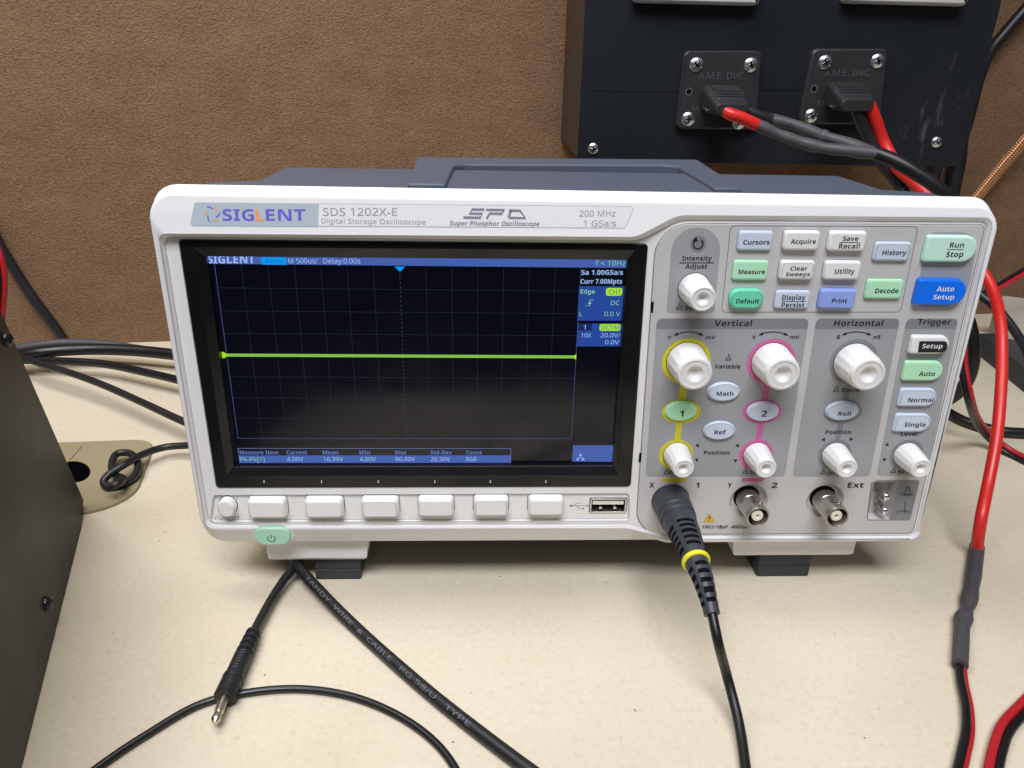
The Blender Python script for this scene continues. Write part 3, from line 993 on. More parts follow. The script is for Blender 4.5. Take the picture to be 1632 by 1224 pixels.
def tri(z, x, y, d, s=0.85):
    c = P2(*z(x, y))
    dx, dz = d
    mb.face(xz([(c[0] + dx * s, c[1] + dz * s), (c[0] - dx * s * 0.8 + dz * s, c[1] - dz * s * 0.8 + dx * s), (c[0] - dx * s * 0.8 - dz * s, c[1] - dz * s * 0.8 - dx * s)], YD), 'print_black')
tri(Z7, 613, 112, (0, 1)); tri(Z7, 998, 114, (0, 1)); tri(Z7, 605, 258, (0, -1)); tri(Z7, 978, 265, (0, -1))
tri(Z8, 433, 60, (-1, 0)); tri(Z8, 702, 56, (1, 0)); tri(Z8, 1048, 105, (0, 1)); tri(Z8, 1020, 256, (0, -1))
w = px(Z7(725, 768), Z7(782, 858), Z7(662, 858))
mb.face(xz(rpoly(w, 0.3, 3), YB), 'print_tan')
mb.face(xz(inset(rpoly(w, 0.3, 3), 0.22), YC), 'orange_print')
ZW(Z7, '!', 717, 731, 848, 48, bold=0.05)
# calibration field
zc_ = rpoly(px(Z8(930, 450), Z8(1362, 450), Z8(1270, 840), Z8(848, 840)), 1.4, 6)
mb.holed([xz(zc_, YA), xz(inset(cal, -0.05), YA)], 'zone_dark')
strip(mb, px(Z8(1212, 556), Z8(1235, 556), Z8(1237, 521), Z8(1263, 521), Z8(1262, 556), Z8(1288, 556)), 0.34, YD, 'print_black')
ZW(Z8, '1KHz', 1180, 1298, 607, 28)
strip(mb, px(Z8(1222, 660), Z8(1214, 772)), 0.3, YD, 'print_black')
strip(mb, px(Z8(1138, 772), Z8(1150, 748), Z8(1262, 748), Z8(1250, 772)), 0.3, YD, 'print_black')
panel = mb.build('control_panel', scope, sharp=30)

# -- push buttons
def key(z, box, h, m, shape, words=(), name='push_button', label=None, tm='print_black', y0=YPAN, parent=None):
    """words: (text, x0, x1, base, cap height) in the same crop; underlines as ('_', x0, x1, y)"""
    mb_ = MB()
    x0, x1, z0, z1 = key_box(z, *box, h)
    if shape == 'oval':
        pl = ellipse((x0 + x1) / 2, (z0 + z1) / 2, (x1 - x0) / 2, (z1 - z0) / 2, 44)
    elif shape == 'dee':
        hh = (z1 - z0) / 2
        pl = rpoly([(x0, z0), (x1, z0), (x1, z1), (x0, z1)], [1.0, hh * 0.95, hh * 0.95, 1.0], 12)
    elif shape == 'pill':
        pl = rpoly([(x0, z0), (x1, z0), (x1, z1), (x0, z1)], (z1 - z0) * 0.42, 10)
    else:
        pl = rpoly([(x0, z0), (x1, z0), (x1, z1), (x0, z1)], 1.1, 6)
    bev = 0.75 if shape != 'oval' else 0.6
    mb_.face(xz(inset(pl, -0.16), y0 - 0.06), 'dark_gap')
    lp = [xz(inset(pl, -0.08), y0 - 0.02), xz(pl, -h + bev), xz(shrink(pl, bev * 0.3), -h + bev * 0.3), xz(shrink(pl, bev), -h - 0.06)]
    mb_.loft(lp, m)
    mb_.face(lp[-1], m)
    yt = -h - 0.14
    for w in words:
        if w[0] == '_':
            strip(mb_, px(z(w[1], w[3]), z(w[2], w[3]), y=yt), 0.24, yt, tm)
        else:
            u0, v = z(w[1], w[3]); u1, _ = z(w[2], w[3]); _, t = z(w[1], w[3] - w[4])
            txt(mb_, w[0], u0, u1, v, v - t, yt, tm, 0.014)
    return mb_, lambda: mb_.build(name, parent or scope, label)

def K(*a, **k):
    _, fin = key(*a, **k)
    return fin()
HB = 2.6
K(Z3, (850, 195, 1130, 355), 1.6, 'key_ice', 'box', [('Cursors', 888, 1103, 305, 38)], label='pale blue lit button marked Cursors')
K(Z3, (1225, 197, 1512, 352), HB, 'key_plastic', 'box', [('Acquire', 1275, 1478, 298, 36)], label='white button marked Acquire')
K(Z4, (152, 188, 432, 336), HB, 'key_plastic', 'box', [('Save', 252, 370, 257, 34), ('_', 228, 382, 270), ('Recall', 222, 380, 315, 35)], label='white button marked Save and Recall')
K(Z4, (495, 268, 768, 412), 1.6, 'key_ice', 'box', [('History', 553, 735, 365, 36)], label='pale blue lit button marked History')
K(Z3, (808, 435, 1095, 595), 1.6, 'key_green', 'box', [('Measure', 850, 1065, 545, 37)], label='green lit button marked Measure')
K(Z3, (1192, 440, 1470, 592), HB, 'key_plastic', 'box', [('Clear', 1272, 1408, 516, 33), ('Sweeps', 1235, 1432, 562, 31)], label='white button marked Clear Sweeps')
K(Z4, (120, 415, 390, 555), HB, 'key_plastic', 'box', [('Utility', 192, 340, 508, 36)], label='white button marked Utility')
K(Z4, (432, 552, 712, 700), 1.6, 'key_green', 'box', [('Decode', 497, 675, 655, 36)], label='green lit button marked Decode')
K(Z3, (785, 672, 1058, 830), HB, 'key_teal', 'pill', [('Default', 830, 1018, 783, 36)], label='teal pill shaped button marked Default')
K(Z3, (1150, 680, 1432, 828), 1.6, 'key_ice', 'box', [('Display', 1203, 1393, 755, 38), ('_', 1200, 1396, 768), ('Persist', 1200, 1385, 813, 35)], label='pale blue lit button marked Display and Persist')
K(Z4, (82, 630, 352, 775), HB, 'key_violet', 'box', [('Print', 168, 285, 730, 34)], label='violet blue button marked Print')
K(Z4, (885, 220, 1275, 420), 2.4, 'key_mint', 'dee', [('Run', 1065, 1172, 308, 38), ('_', 1045, 1172, 324), ('Stop', 1037, 1167, 380, 40)], label='large mint lit button marked Run and Stop')
K(Z4, (820, 553, 1195, 748), 2.8, 'key_blue', 'dee', [('Auto', 965, 1098, 642, 38), ('Setup', 938, 1098, 702, 36)], tm='print_white', label='large bright blue button marked Auto Setup')
mbk, fin = key(Z6, (937, 197, 1268, 352), HB, 'key_plastic', 'dee', [], label='white button with a black field marked Setup')
yk = -HB - 0.12
fld = px(Z6(1008, 238), Z6(1250, 238), Z6(1250, 336), Z6(994, 336), y=yk)
mbk.face(xz(rpoly(fld, [0.3, 1.9, 1.9, 0.3], 10), yk), 'print_black')
txt(mbk, 'Setup', *[Z6(1030, 0)[0], Z6(1205, 0)[0], Z6(0, 300)[1]], 38 / 5.44, yk - 0.06, 'print_white', 0.02)
fin()
K(Z6, (875, 415, 1215, 585), 1.8, 'key_green', 'dee', [('Auto', 1000, 1140, 540, 38)], label='green lit button marked Auto')
K(Z6, (835, 652, 1160, 808), 1.6, 'key_ice', 'dee', [('Normal', 908, 1125, 767, 36)], label='pale blue lit button marked Normal')
K(Z6, (793, 872, 1110, 1028), 1.6, 'key_ice', 'dee', [('Single', 875, 1060, 980, 36)], label='pale blue lit button marked Single')
K(Z5, (640, 600, 925, 762), 1.5, 'key_ice', 'oval', [('Math', 717, 862, 712, 36)], label='pale oval button marked Math')
K(Z5, (605, 937, 885, 1097), 1.5, 'key_ice', 'oval', [('Ref', 697, 797, 1046, 36)], label='pale oval button marked Ref')
K(Z5, (272, 767, 550, 932), 1.5, 'key_green', 'oval', [('1', 396, 430, 892, 52)], label='green lit oval button marked 1')
K(Z5, (985, 770, 1262, 935), 1.5, 'key_ice', 'oval', [('2', 1105, 1152, 893, 52)], label='pale oval button marked 2')
K(Z6, (200, 765, 488, 930), 1.5, 'key_ice', 'oval', [('Roll', 300, 412, 885, 34)], label='pale oval button marked Roll')
# softkeys under the screen
ID = lambda x, y: (x, y)
for u0, u1, v0, v1 in ((394, 455, 798, 827), (485, 546, 797.5, 826.5), (575, 635, 797, 826), (665.7, 722.8, 796, 824.5), (754.8, 810.6, 795.5, 823.8), (842.4, 898.8, 795.3, 823)):
    mbk = MB()
    x0, x1, z0, z1 = key_box(ID, u0, v0, u1, v1, 3.2)
    pl = rpoly([(x0, z0), (x1, z0), (x1, z1), (x0, z1)], [1.3, 1.3, 1.6, 1.6], 6)
    mbk.face(xz(inset(pl, -0.3), 0.84), 'dark_gap')
    lp = [xz(inset(pl, -0.1), 0.88), xz(pl, -1.6), xz(shrink(pl, 0.3), -2.6), xz(shrink(pl, 1.0), -3.3)]
    mbk.loft(lp, 'key_plastic')
    mbk.face(lp[-1], 'key_plastic')
    mbk.build('soft_key', scope)
mbk = MB()
x0, x1, z0, z1 = key_box(ID, 345.7, 798, 374, 826, 2.8)
pl = ellipse((x0 + x1) / 2, (z0 + z1) / 2, (x1 - x0) / 2, (z1 - z0) / 2, 32)
mbk.face(xz(inset(pl, -0.25), 0.84), 'dark_gap')
lp = [xz(pl, 0.88), xz(pl, -1.8), xz(shrink(pl, 0.7), -2.7)]
mbk.loft(lp, 'key_plastic')
mbk.face(lp[-1], 'key_plastic')
mbk.build('menu_button', scope)
# power key in its collar on the sloping lower edge
mbk = MB()
x0, x1, z0, z1 = key_box(ID, 405, 841.5, 462.5, 869, 2.0)
pl = rpoly([(x0, z0), (x1, z0), (x1, z1), (x0, z1)], (z1 - z0) * 0.46, 10)
mbk.loft([xz(inset(pl, -1.5), 9), xz(inset(pl, -1.3), 0.6), xz(inset(pl, -0.9), -0.4), xz(inset(pl, -0.25), -0.6), xz(inset(pl, -0.25), 4)], 'frame_plastic')
lp = [xz(pl, 8), xz(pl, -1.5), xz(shrink(pl, 0.6), -2.1)]
mbk.loft(lp, 'power_green')
mbk.face(lp[-1], 'power_green')
c0 = P2(432.5, 858.5, -2.2)
arc = [(c0[0] + 1.55 * math.cos(math.radians(a)), c0[1] + 1.55 * math.sin(math.radians(a))) for a in range(130, 411, 14)]
strip(mbk, arc, 0.34, -2.2, 'print_black')
strip(mbk, [(c0[0], c0[1] + 0.1), (c0[0], c0[1] + 2.0)], 0.34, -2.2, 'print_black')
mbk.build('power_button', scope)

# -- rotary knobs
def knob(x, z, r0, r1, H):
    mb_ = MB()
    prof = [(r0, 0.0), (r0, 0.6), (r0 * 0.985, 1.2), (r1 * 1.08, H * 0.72), (r1 * 1.06, H - 2.6), (r1 * 1.05, H - 2.3), (r1 * 1.00, H - 2.2), (r1 * 1.00, H - 0.8), (r1 * 0.965, H - 0.3), (r1 * 0.88, H),
            (r1 * 0.80, H), (r1 * 0.78, H - 0.18), (r1 * 0.50, H - 0.2), (r1 * 0.45, H - 0.45), (r1 * 0.36, H - 1.3), (r1 * 0.20, H - 2.0), (r1 * 0.08, H - 2.2), (0.01, H - 2.2)]
    lathe(mb_, prof, (x, YPAN, Zg(z)), 'knob_plastic', 72, flute=(14, 0.035, (2, 3, 4, 5)))
    mb_.face(xz(ellipse(x, Zg(z), r0 + 0.25, r0 + 0.25, 40), YPAN - 0.14), 'dark_gap')
    return mb_.build('rotary_knob', scope, sharp=32)
for x in (110.1, 143.5, 176.2):
    knob(x, 0.3, 7.8, 6.6, 13.4)
for x in (110.6, 143.8, 176.7, 207.0):
    knob(x, -40.9, 5.5, 4.3, 12.0)
knob(109.7, 29.4, 6.0, 4.85, 13.2)

# -- BNC sockets
def bnc(x, z, loose):
    mb_ = MB()
    c = (x, 2.2, Zg(z))
    mb_.face(xz(ellipse(x - 0.2, Zg(z) + 0.4, 5.6, 5.6, 32), 2.15), 'dark_gap')
    lathe(mb_, [(5.0, 0.1), (5.0, 5.6), (4.75, 5.9), (4.75, 14.6), (4.6, 14.9), (4.15, 14.9), (4.05, 14.6), (4.05, 5.0), (0.01, 5.0)], c, 'nickel', 40)
    for a in (math.radians(70), math.radians(250)):
        p = Vector((x + 4.7 * math.cos(a), 2.2 - 11.0, Zg(z) + 4.7 * math.sin(a)))
        d = Vector((math.cos(a), 0, math.sin(a)))
        tube(mb_, [p - d * 0.5, p + d * 0.5, p + d * 1.0], lambda t: 1.0 if t < 0.9 else 0.7, 'nickel', 14)
    o = mb_.build('bnc_socket', scope)
    mb_ = MB()
    lathe(mb_, [(2.4, 5.0), (2.4, 13.9), (2.2, 14.2), (1.0, 14.2), (0.75, 13.8), (0.75, 11.5)], c, 'insulator_white', 28)
    mb_.build('insulator', o)
    mb_ = MB()
    lathe(mb_, [(0.72, 11.4), (0.72, 13.7), (0.3, 13.7), (0.3, 12.6), (0.01, 12.6)], c, 'gold_metal', 20)
    mb_.build('centre_contact', o)
for i, (x, z) in enumerate(BNC):
    bnc(x, z, i)

# -- calibration lugs
cc = P2(*Z8(1030, 600)), P2(*Z8(1018, 735))
for k, c0 in enumerate(cc):
    mb_ = MB()
    p0 = Vector((c0[0] - 1.4, 5.3, c0[1] + 2.3)); p1 = Vector((c0[0] - 0.9, 0.4, c0[1] + 1.4)); p2 = Vector((c0[0] - 0.3, -1.7, c0[1] + 0.5)); p3 = Vector((c0[0] + 0.1, -1.4, c0[1] - 1.4)); p4 = Vector((c0[0] - 0.4, 1.2, c0[1] - 1.7)); p5 = Vector((c0[0] - 1.0, 5.3, c0[1] - 1.2))
    tube(mb_, spline([p0, p1, p2, p3, p4, p5], 0.35), 0.42, 'bright_steel', 10, flat=2.7, up0=(0, -1, 0))
    mb_.build('calibration_lug', scope)

# -- USB port
mb_ = MB()
x0, x1, z0, z1 = key_box(ID, 940.5, 794.5, 998, 817, -0.6)
pl = rpoly([(x0, z0), (x1, z0), (x1, z1), (x0, z1)], 0.5, 4)
pi = inset(pl, 0.55)
mb_.loft([xz(pl, 8), xz(pl, 0.5), xz(pi, 0.5), xz(pi, 8)], 'bright_steel')
mb_.face(xz(pi, 8), 'dark_gap')
usb = mb_.build('usb_port', scope)
mb_ = MB()
mb_.box(((x0 + x1) / 2, 4.4, z0 + (z1 - z0) * 0.66), (x1 - x0 - 2.2, 7, 1.5), 'insulator_white')
mb_.build('tongue', usb)
for k in (0.3, 0.7):
    mb_ = MB()
    mb_.box((x0 + (x1 - x0) * k, 2.8, z0 + (z1 - z0) * 0.27), (1.3, 3, 0.9), 'bright_steel', 0.3)
    mb_.build('spring_contact', usb)

# -- case, carrying handle and feet
mb = MB()
def csec(y, x0, x1, zt, zs, zb, ch):
    return [(x0, y, Zg(zb)), (x1, y, Zg(zb)), (x1, y, Zg(zs)), (x1 - ch, y, Zg(zt)), (x0 + ch, y, Zg(zt)), (x0, y, Zg(zs))]
secs = [csec(9.2, -80, 213, 62.6, 55, -82, 9), csec(20, -80, 213, 62.6, 55, -83, 10), csec(25, -79, 212, 62.8, 52, -83, 26), csec(62, -78, 211, 62.6, 48, -83, 26), csec(104, -74, 207, 55.5, 40, -82, 26), csec(134, -68, 201, 47, 30, -80, 24), csec(137, -66, 199, 45, 28, -78, 23)]
mb.loft(secs, 'case_plastic', True, True)
case = mb.build('case', scope, sharp=20)
# handle: flat bar with two arms, lying on top of the case
mb = MB()
ho = [(3.0, 14), (1.0, 90), (132.5, 98), (128.0, 15)]
hi = [(117.5, 15), (117.5, 72), (113, 77), (23, 69), (18.6, 64), (17.0, 14)]
U = rpoly(ho + hi, [1, 2, 2, 1, 1, 5, 5, 5, 5, 1], 4)
ztop, zlow = 64.2, 58.0
lp = []
for d, zz in ((0, zlow), (0, ztop - 0.6), (0.6, ztop)):
    lp.append([(p[0], p[1], Zg(zz)) for p in (inset(U, d) if d else U)])
mb.loft(lp, 'case_plastic')
mb.holed([lp[-1]], 'case_plastic')
mb.holed([lp[0]], 'case_plastic')
mb.build('carry_handle', scope, sharp=30)
# feet
for (u0, u1, p0, p1) in ((425, 588, 502, 575), (1165, 1362, 1207, 1290)):
    mb = MB()
    yf = 7.0
    a, b = FY(u0 + 6, 894 if u0 < 800 else 887, yf), FY(u1 - 6, 894 if u0 < 800 else 887, yf)
    zb = (a.z + b.z) / 2
    w0, w1 = FY(u0, 868, yf).x, FY(u1, 862, yf).x
    top = [(w0, 28.0), (w1, 28.0), (w1, 5.0), (w0, 5.0)]
    loops = [[(w0 - 0.5, 40, Zg(-82)), (w1 + 0.5, 40, Zg(-82)), (w1 + 0.5, 6.5, Zg(-82)), (w0 - 0.5, 6.5, Zg(-82))],
             [(a.x - 0.8, 40, zb + 1.5), (b.x + 0.8, 40, zb + 1.5), (b.x + 0.8, yf, zb + 1.5), (a.x - 0.8, yf, zb + 1.5)],
             [(a.x + 0.6, 39, zb), (b.x - 0.6, 39, zb), (b.x - 0.6, yf + 1.2, zb), (a.x + 0.6, yf + 1.2, zb)]]
    mb.loft(loops, 'frame_plastic', True, True)
    ft = mb.build('foot', scope, sharp=25)
    mb = MB()
    q0, q1 = FY(p0, 912, 9.5).x, FY(p1, 912, 9.5).x
    f0 = rpoly([(q0, 9.5), (q1, 9.5), (q1, 36), (q0, 36)], 1.0, 4)
    mb.loft([[(x, y, zb + 0.5) for x, y in f0], [(x, y, zb * 0.5) for x, y in f0], [(x, y, zb * 0.5 - 0.1) for x, y in inset(f0, 0.3)], [(x, y, zb * 0.5 - 0.4) for x, y in inset(f0, 0.3)], [(x, y, zb * 0.5 - 0.5) for x, y in f0], [(x, y, 0.6) for x, y in f0], [(x, y, 0.0) for x, y in inset(f0, 0.6)]], 'foot_rubber', True, True)
    mb.build('rubber_pad', ft)
for x in (-35, 172):
    mb = MB()
    mb.box((x, 115, 15), (40, 22, 30), 'foot_rubber', 2)
    mb.build('foot', scope)

# ------------------------------------------------------------------ probe cable plugged into channel 1
pc = empty('probe_cable', (110.3, -2, 0), 'black probe cable with a ribbed boot and yellow ring plugged into the left BNC socket', 'probe cable')
mb = MB()
bx_, bz_ = 110.3, Zg(-63.0)
axis = spline([(bx_, 1.6, bz_), (bx_, -12, bz_), (bx_ + 0.2, -24, bz_ - 0.2), (bx_ + 0.3, -38, bz_ - 0.6), (bx_ + 1.0, -50, bz_ - 2.8), (bx_ + 2.2, -60.5, bz_ - 9.5)], 0.5)
def boot_r(t):
    s = t * 64
    if s < 1.2: return 7.3
    if s < 13: return 7.9 - 0.03 * s
    if s < 13.8: return 6.9
    if s < 16.5: return 7.35
    if s < 17.2: return 6.7
    return max(2.9, 6.9 - (s - 17.2) * 0.092)
tube(mb, axis, boot_r, 'boot_rubber', 40)
# grooves: dark windows cut round the strain relief, shown as recessed slots
T_, N_, B_ = frames(axis, (0, 0, 1))
tot = len(axis)
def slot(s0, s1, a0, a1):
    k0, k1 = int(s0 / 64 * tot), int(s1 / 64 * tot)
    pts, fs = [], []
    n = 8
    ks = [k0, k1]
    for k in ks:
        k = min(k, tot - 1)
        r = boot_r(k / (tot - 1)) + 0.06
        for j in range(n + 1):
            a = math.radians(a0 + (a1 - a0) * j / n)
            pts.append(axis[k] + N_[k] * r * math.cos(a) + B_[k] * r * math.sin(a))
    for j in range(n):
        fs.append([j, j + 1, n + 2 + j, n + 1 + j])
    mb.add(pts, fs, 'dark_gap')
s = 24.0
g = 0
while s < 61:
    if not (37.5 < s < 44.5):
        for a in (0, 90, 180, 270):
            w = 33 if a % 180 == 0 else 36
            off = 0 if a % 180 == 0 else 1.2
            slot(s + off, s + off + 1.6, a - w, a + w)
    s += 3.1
mb.build('boot', pc, sharp=30)
mb = MB()
ring_p = spline([axis[int(41.2 / 64 * tot)], axis[int(42.3 / 64 * tot)], axis[int(43.4 / 64 * tot)]], 0.3)
tube(mb, ring_p, lambda t: 4.75 + 0.7 * math.sin(math.pi * min(1, max(0, t))) ** 0.6, 'yellow_band', 36)
mb.build('colour_ring', pc)
mb = MB()
e = axis[-1]
tl = FZ(1160, 1080, 10); 
cab = spline([axis[-6], e, e + Vector((1.2, -6.5, -7.0)), FZ(1158, 1075, 16), FZ(1177, 1150, 6), FZ(1188, 1222, 3), FZ(1196, 1300, 2.6), FZ(1200, 1400, 2.6), FZ(1195, 1560, 2.6)], 1.0)
tube(mb, cab, 1.8, 'cable_black', 16)
mb.build('cable', pc)

# ------------------------------------------------------------------ cables on the desk in front
def on_desk(pts, r):
    return [FZ(u, v, (h if h is not None else r) + 0.0) for u, v, h in [(p + (None,))[:3] for p in pts]]

# coaxial cable with printed words
cx_ = empty('coaxial_cable', (0, -40, 0), 'thick black coaxial cable with white printed lettering running out from under the oscilloscope', 'cable')
mb = MB()
RC = 2.45
pth = [Vector((-75, 70, 10)), Vector((-62, 35, 9)), FZ(478, 905, 8)] + on_desk([(512, 945, 5.5), (570, 1003), (640, 1066), (700, 1117), (770, 1172), (850, 1232), (960, 1310), (1080, 1400), (1200, 1520)], RC)
cpath = spline(pth, 1.0)
tube(mb, cpath, RC, 'cable_matt', 40)
T_, N_, B_ = frames(cpath)
acc = [0.0]
for i in range(1, len(cpath)):
    acc.append(acc[-1] + (cpath[i] - cpath[i - 1]).length)
def nearest(u, v):
    q = FZ(u, v, RC)
    return acc[min(range(len(cpath)), key=lambda i: (cpath[i] - q).length)]
def on_tube(s, lat):
    i = max(0, min(len(cpath) - 2, next((k for k in range(len(acc) - 1) if acc[k + 1] >= s), len(acc) - 2)))
    t = (s - acc[i]) / max(1e-6, acc[i + 1] - acc[i])
    p = cpath[i].lerp(cpath[i + 1], t)
    nn = (CP + Vector((0, 0, ZT)) - p)
    nn = (Vector((0.0, -0.62, 0.78)) - T_[i] * Vector((0.0, -0.62, 0.78)).dot(T_[i])).normalized()
    up = nn.cross(T_[i])
    a = lat / RC
    return p + (nn * math.cos(a) + up * math.sin(a)) * (RC + 0.10)
vsx, fs, w = text_mesh('TANDY  WIRE  &  CABLE   RG 58/U   TYPE', 0.0)
bmt = bmesh.new()
bv = [bmt.verts.new((p[0], p[1], 0)) for p in vsx]
for f in fs:
    try:
        bmt.faces.new([bv[i] for i in f])
    except ValueError:
        pass
for k in range(1, 10):
    bmesh.ops.bisect_plane(bmt, geom=bmt.verts[:] + bmt.edges[:] + bmt.faces[:], plane_co=(0, k * 0.0715, 0), plane_no=(0, 1, 0))
bmt.verts.index_update()
vsx = [(q.co.x, q.co.y) for q in bmt.verts]
fs = [[q.index for q in f.verts] for f in bmt.faces]
bmt.free()
s0, s1 = nearest(505, 930), nearest(757, 1155)
hh = 1.6
k = (s1 - s0) / w
mb.add([on_tube(s0 + p[0] * k, (p[1] / 0.715 - 0.5) * hh) for p in vsx], fs, 'cable_text')
mb.build('cable', cx_)

# audio plug lead
jk = empty('audio_lead', (-60, -45, 0), 'black lead ending in a small silver jack plug, crossing over the thin cable', 'audio lead')
mb = MB()
pth = [Vector((-85, 75, 8)), Vector((-68, 35, 7)), FZ(468, 902, 7), FZ(452, 925, 6), FZ(430, 960, 4.5), FZ(412, 993, 4.6), FZ(402, 1013, 5)]
tube(mb, spline(pth, 1.0), 2.15, 'cable_matt', 14, flat=0.8)
mb.build('cable', jk)
mb = MB()
a, b = FZ(404, 1008, 5.2), FZ(357, 1113, 5.0)
ap = [a.lerp(b, t / 140) for t in range(141)]
def jr(t):
    if t < 0.38: return 2.9 + t * 1.6 + (0.40 if int(t * 140 / 6.5) % 2 == 0 else -0.35)
    if t < 0.68: return 3.75 + (0.16 if int(t * 140 / 3) % 2 else 0)
    if t < 0.70: return 4.1
    if t < 0.74: return 4.45
    if t < 0.76: return 4.15
    if t < 0.85: return 4.4
    if t < 0.87: return 4.1
    return 4.5 if t < 0.98 else 4.1
tube(mb, ap, lambda t: jr(t) * 0.87, 'cable_matt', 24)
mb.build('sleeve', jk, sharp=30)
mb = MB()
c, d = FZ(357, 1113, 5.0), FZ(342, 1152, 4.6)
ap = [c.lerp(d, t / 60) for t in range(61)]
def tr_(t):
    if t < 0.60: return 1.65
    if t < 0.63: return 1.2
    if t < 0.80: return 1.3 + (t - 0.63) * 1.5
    if t < 0.86: return 1.65
    return 1.75 - (t - 0.86) * 6
tube(mb, ap, tr_, 'plug_metal', 20)
mb.build('jack_tip', jk, sharp=30)

# thin cable arching along the bottom edge
mb = MB()
pth = [(-160, 1480), (-60, 1390), (60, 1300), (155, 1224), (235, 1170), (320, 1122), (400, 1103), (480, 1098), (560, 1110), (630, 1138), (688, 1178), (724, 1222), (752, 1290), (780, 1400), (790, 1540)]
tube(mb, spline(on_desk(pth, 1.55), 1.5), 1.42, 'cable_black', 14)
mb.build('thin_cable', label='thin glossy black cable arching over the desk along the bottom edge', cat='cable', loc=FZ(480, 1098, 0))

# ------------------------------------------------------------------ desk grommet and knotted lead
mb = MB()
gp = [tuple(FZ(u, v, 2))[:2] for u, v in ((20, 707), (249, 699), (207, 812), (10, 822))]
go = rpoly(gp, [2, 14, 24, 2], 12)
mb.loft([[(x, y, 0) for x, y in go], [(x, y, 1.4) for x, y in go], [(x, y, 2) for x, y in inset(go, 0.6)]], 'grommet_olive')
gh = [tuple(FZ(118 + 26 * math.cos(a), 752 + 17 * math.sin(a), 2))[:2] for a in [2 * math.pi * k / 28 for k in range(28)]]
mb.holed([[(x, y, 2) for x, y in inset(go, 0.6)], [(x, y, 2) for x, y in gh]], 'grommet_olive')
mb.loft([[(x, y, 2) for x, y in gh], [(x, y, -27) for x, y in gh]], 'dark_gap')
a, b, c = [tuple(FZ(u, v, 2))[:2] for u, v in ((104, 742), (131, 711), (215, 705))]
for p, q in ((a, b),):
    d = (Vector(q) - Vector(p)).normalized(); nn = Vector((-d.y, d.x)) * 0.22
    mb.face([(*(Vector(p) + nn), 2.05), (*(Vector(q) + nn), 2.05), (*(Vector(q) - nn), 2.05), (*(Vector(p) - nn), 2.05)], 'dark_gap')
mb.build('desk_grommet', label='olive beige plastic cable grommet with a dark round hole set in the desk', cat='grommet', loc=FZ(150, 760, 0))

mb = MB()
kk = [(330, 708, 12), (297, 710, 9), (262, 713, 8), (228, 724, 9), (196, 742, 10.5), (174, 756, 8), (165, 768, 5.5), (173, 776, 4.2), (196, 771, 4.5), (216, 757, 5), (219, 736, 6.5), (205, 722, 7.5), (187, 723, 7.5), (178, 741, 6), (184, 757, 5.0), (196, 763, 8.0), (186, 772, 10), (172, 778, 8)]
tube(mb, spline([FZ(u, v, h) for u, v, h in kk], 1.0), 2.0, 'cable_matt', 14)
mb.build('knotted_lead', label='thin black lead tied in a loose knot on the olive grommet', cat='cable', loc=FZ(200, 745, 0))

# ------------------------------------------------------------------ black metal chassis on the left
A_, B2 = FZ(131, 838, 0), FZ(35, 1224, 0)
hd = (B2 - A_).normalized()
def PL(u, v):
    d = ray(u, v)
    nn = hd.cross(Vector((0, 0, 1)))
    A0 = Vector((A_.x, A_.y, -ZT))
    p = CP + d * ((A0 - CP).dot(nn) / d.dot(nn))
    return Vector((p.x, p.y, p.z + ZT))
ch = empty('instrument_chassis', (A_.x, A_.y, 0), 'tall black painted metal instrument case with a sloping back edge at the left', 'metal case')
mb = MB()
e0, e1 = PL(133.5, 796), PL(0, 490)
e2 = e1 + (e1 - e0) * 0.08
side = [A_, e0, e2, Vector((e2.x, e2.y, 0)) + hd * 160 + Vector((0, 0, e2.z)), Vector((A_.x, A_.y, 0)) + hd * 330]
side[3] = A_ + hd * 330 + Vector((0, 0, e2.z))
side = [side[0], side[1], side[2], side[3], side[4]]
nv = Vector((hd.y, -hd.x, 0))
if nv.x < 0: nv = -nv
loops = [[p - nv * 220 for p in side], [p - nv * 1.0 for p in side], ]
cen = sum(side, Vector()) / 5
loops.append([p + (cen - p).normalized() * 1.0 for p in side])
mb.loft(loops, 'chassis_black', True, True)
mb.build('shell', ch, sharp=25)
for (u, v) in ((9, 541), (73, 962)):
    mb = MB()
    p = PL(u, v)
    rot = Vector((0, 0, 1)).rotation_difference(nv).to_matrix().to_4x4()
    mb.M = Matrix.Translation(p) @ rot
    lathe(mb, [(3.0, -0.2), (3.0, 0.5), (2.6, 1.6), (1.6, 2.3), (1.3, 2.35), (1.1, 1.5), (0.01, 1.5)], (0, 0, 0), 'screw_black', 24, axis='z')
    mb.build('screw', ch)

# ------------------------------------------------------------------ black box on the wall with its sockets
YBX = 235.0
bl = FY(920.5, 251, YBX)
br = FY(1527, 268, YBX)
zb = (bl.z + br.z) / 2 - 1
jb = empty('junction_box', ((bl.x + br.x) / 2, 300, zb), 'worn black box with two screwed socket plates fixed to the wall above the oscilloscope', 'box')
mb = MB()
zt_ = zb + 420  # unseen upper part made tall so the box shades the wall beside it
bx0, bx1 = bl.x, br.x + 2
fp = rpoly([(bx0, zb), (bx1, zb), (bx1, zt_), (bx0, zt_)], [1.5, 9, 2, 2], 8)
mb.loft([xz(fp, YBX + 2.5), xz(fp, YBX + 0.5), xz(inset(fp, 0.5), YBX)], 'box_black')
mb.face(xz(inset(fp, 0.5), YBX), 'box_black')
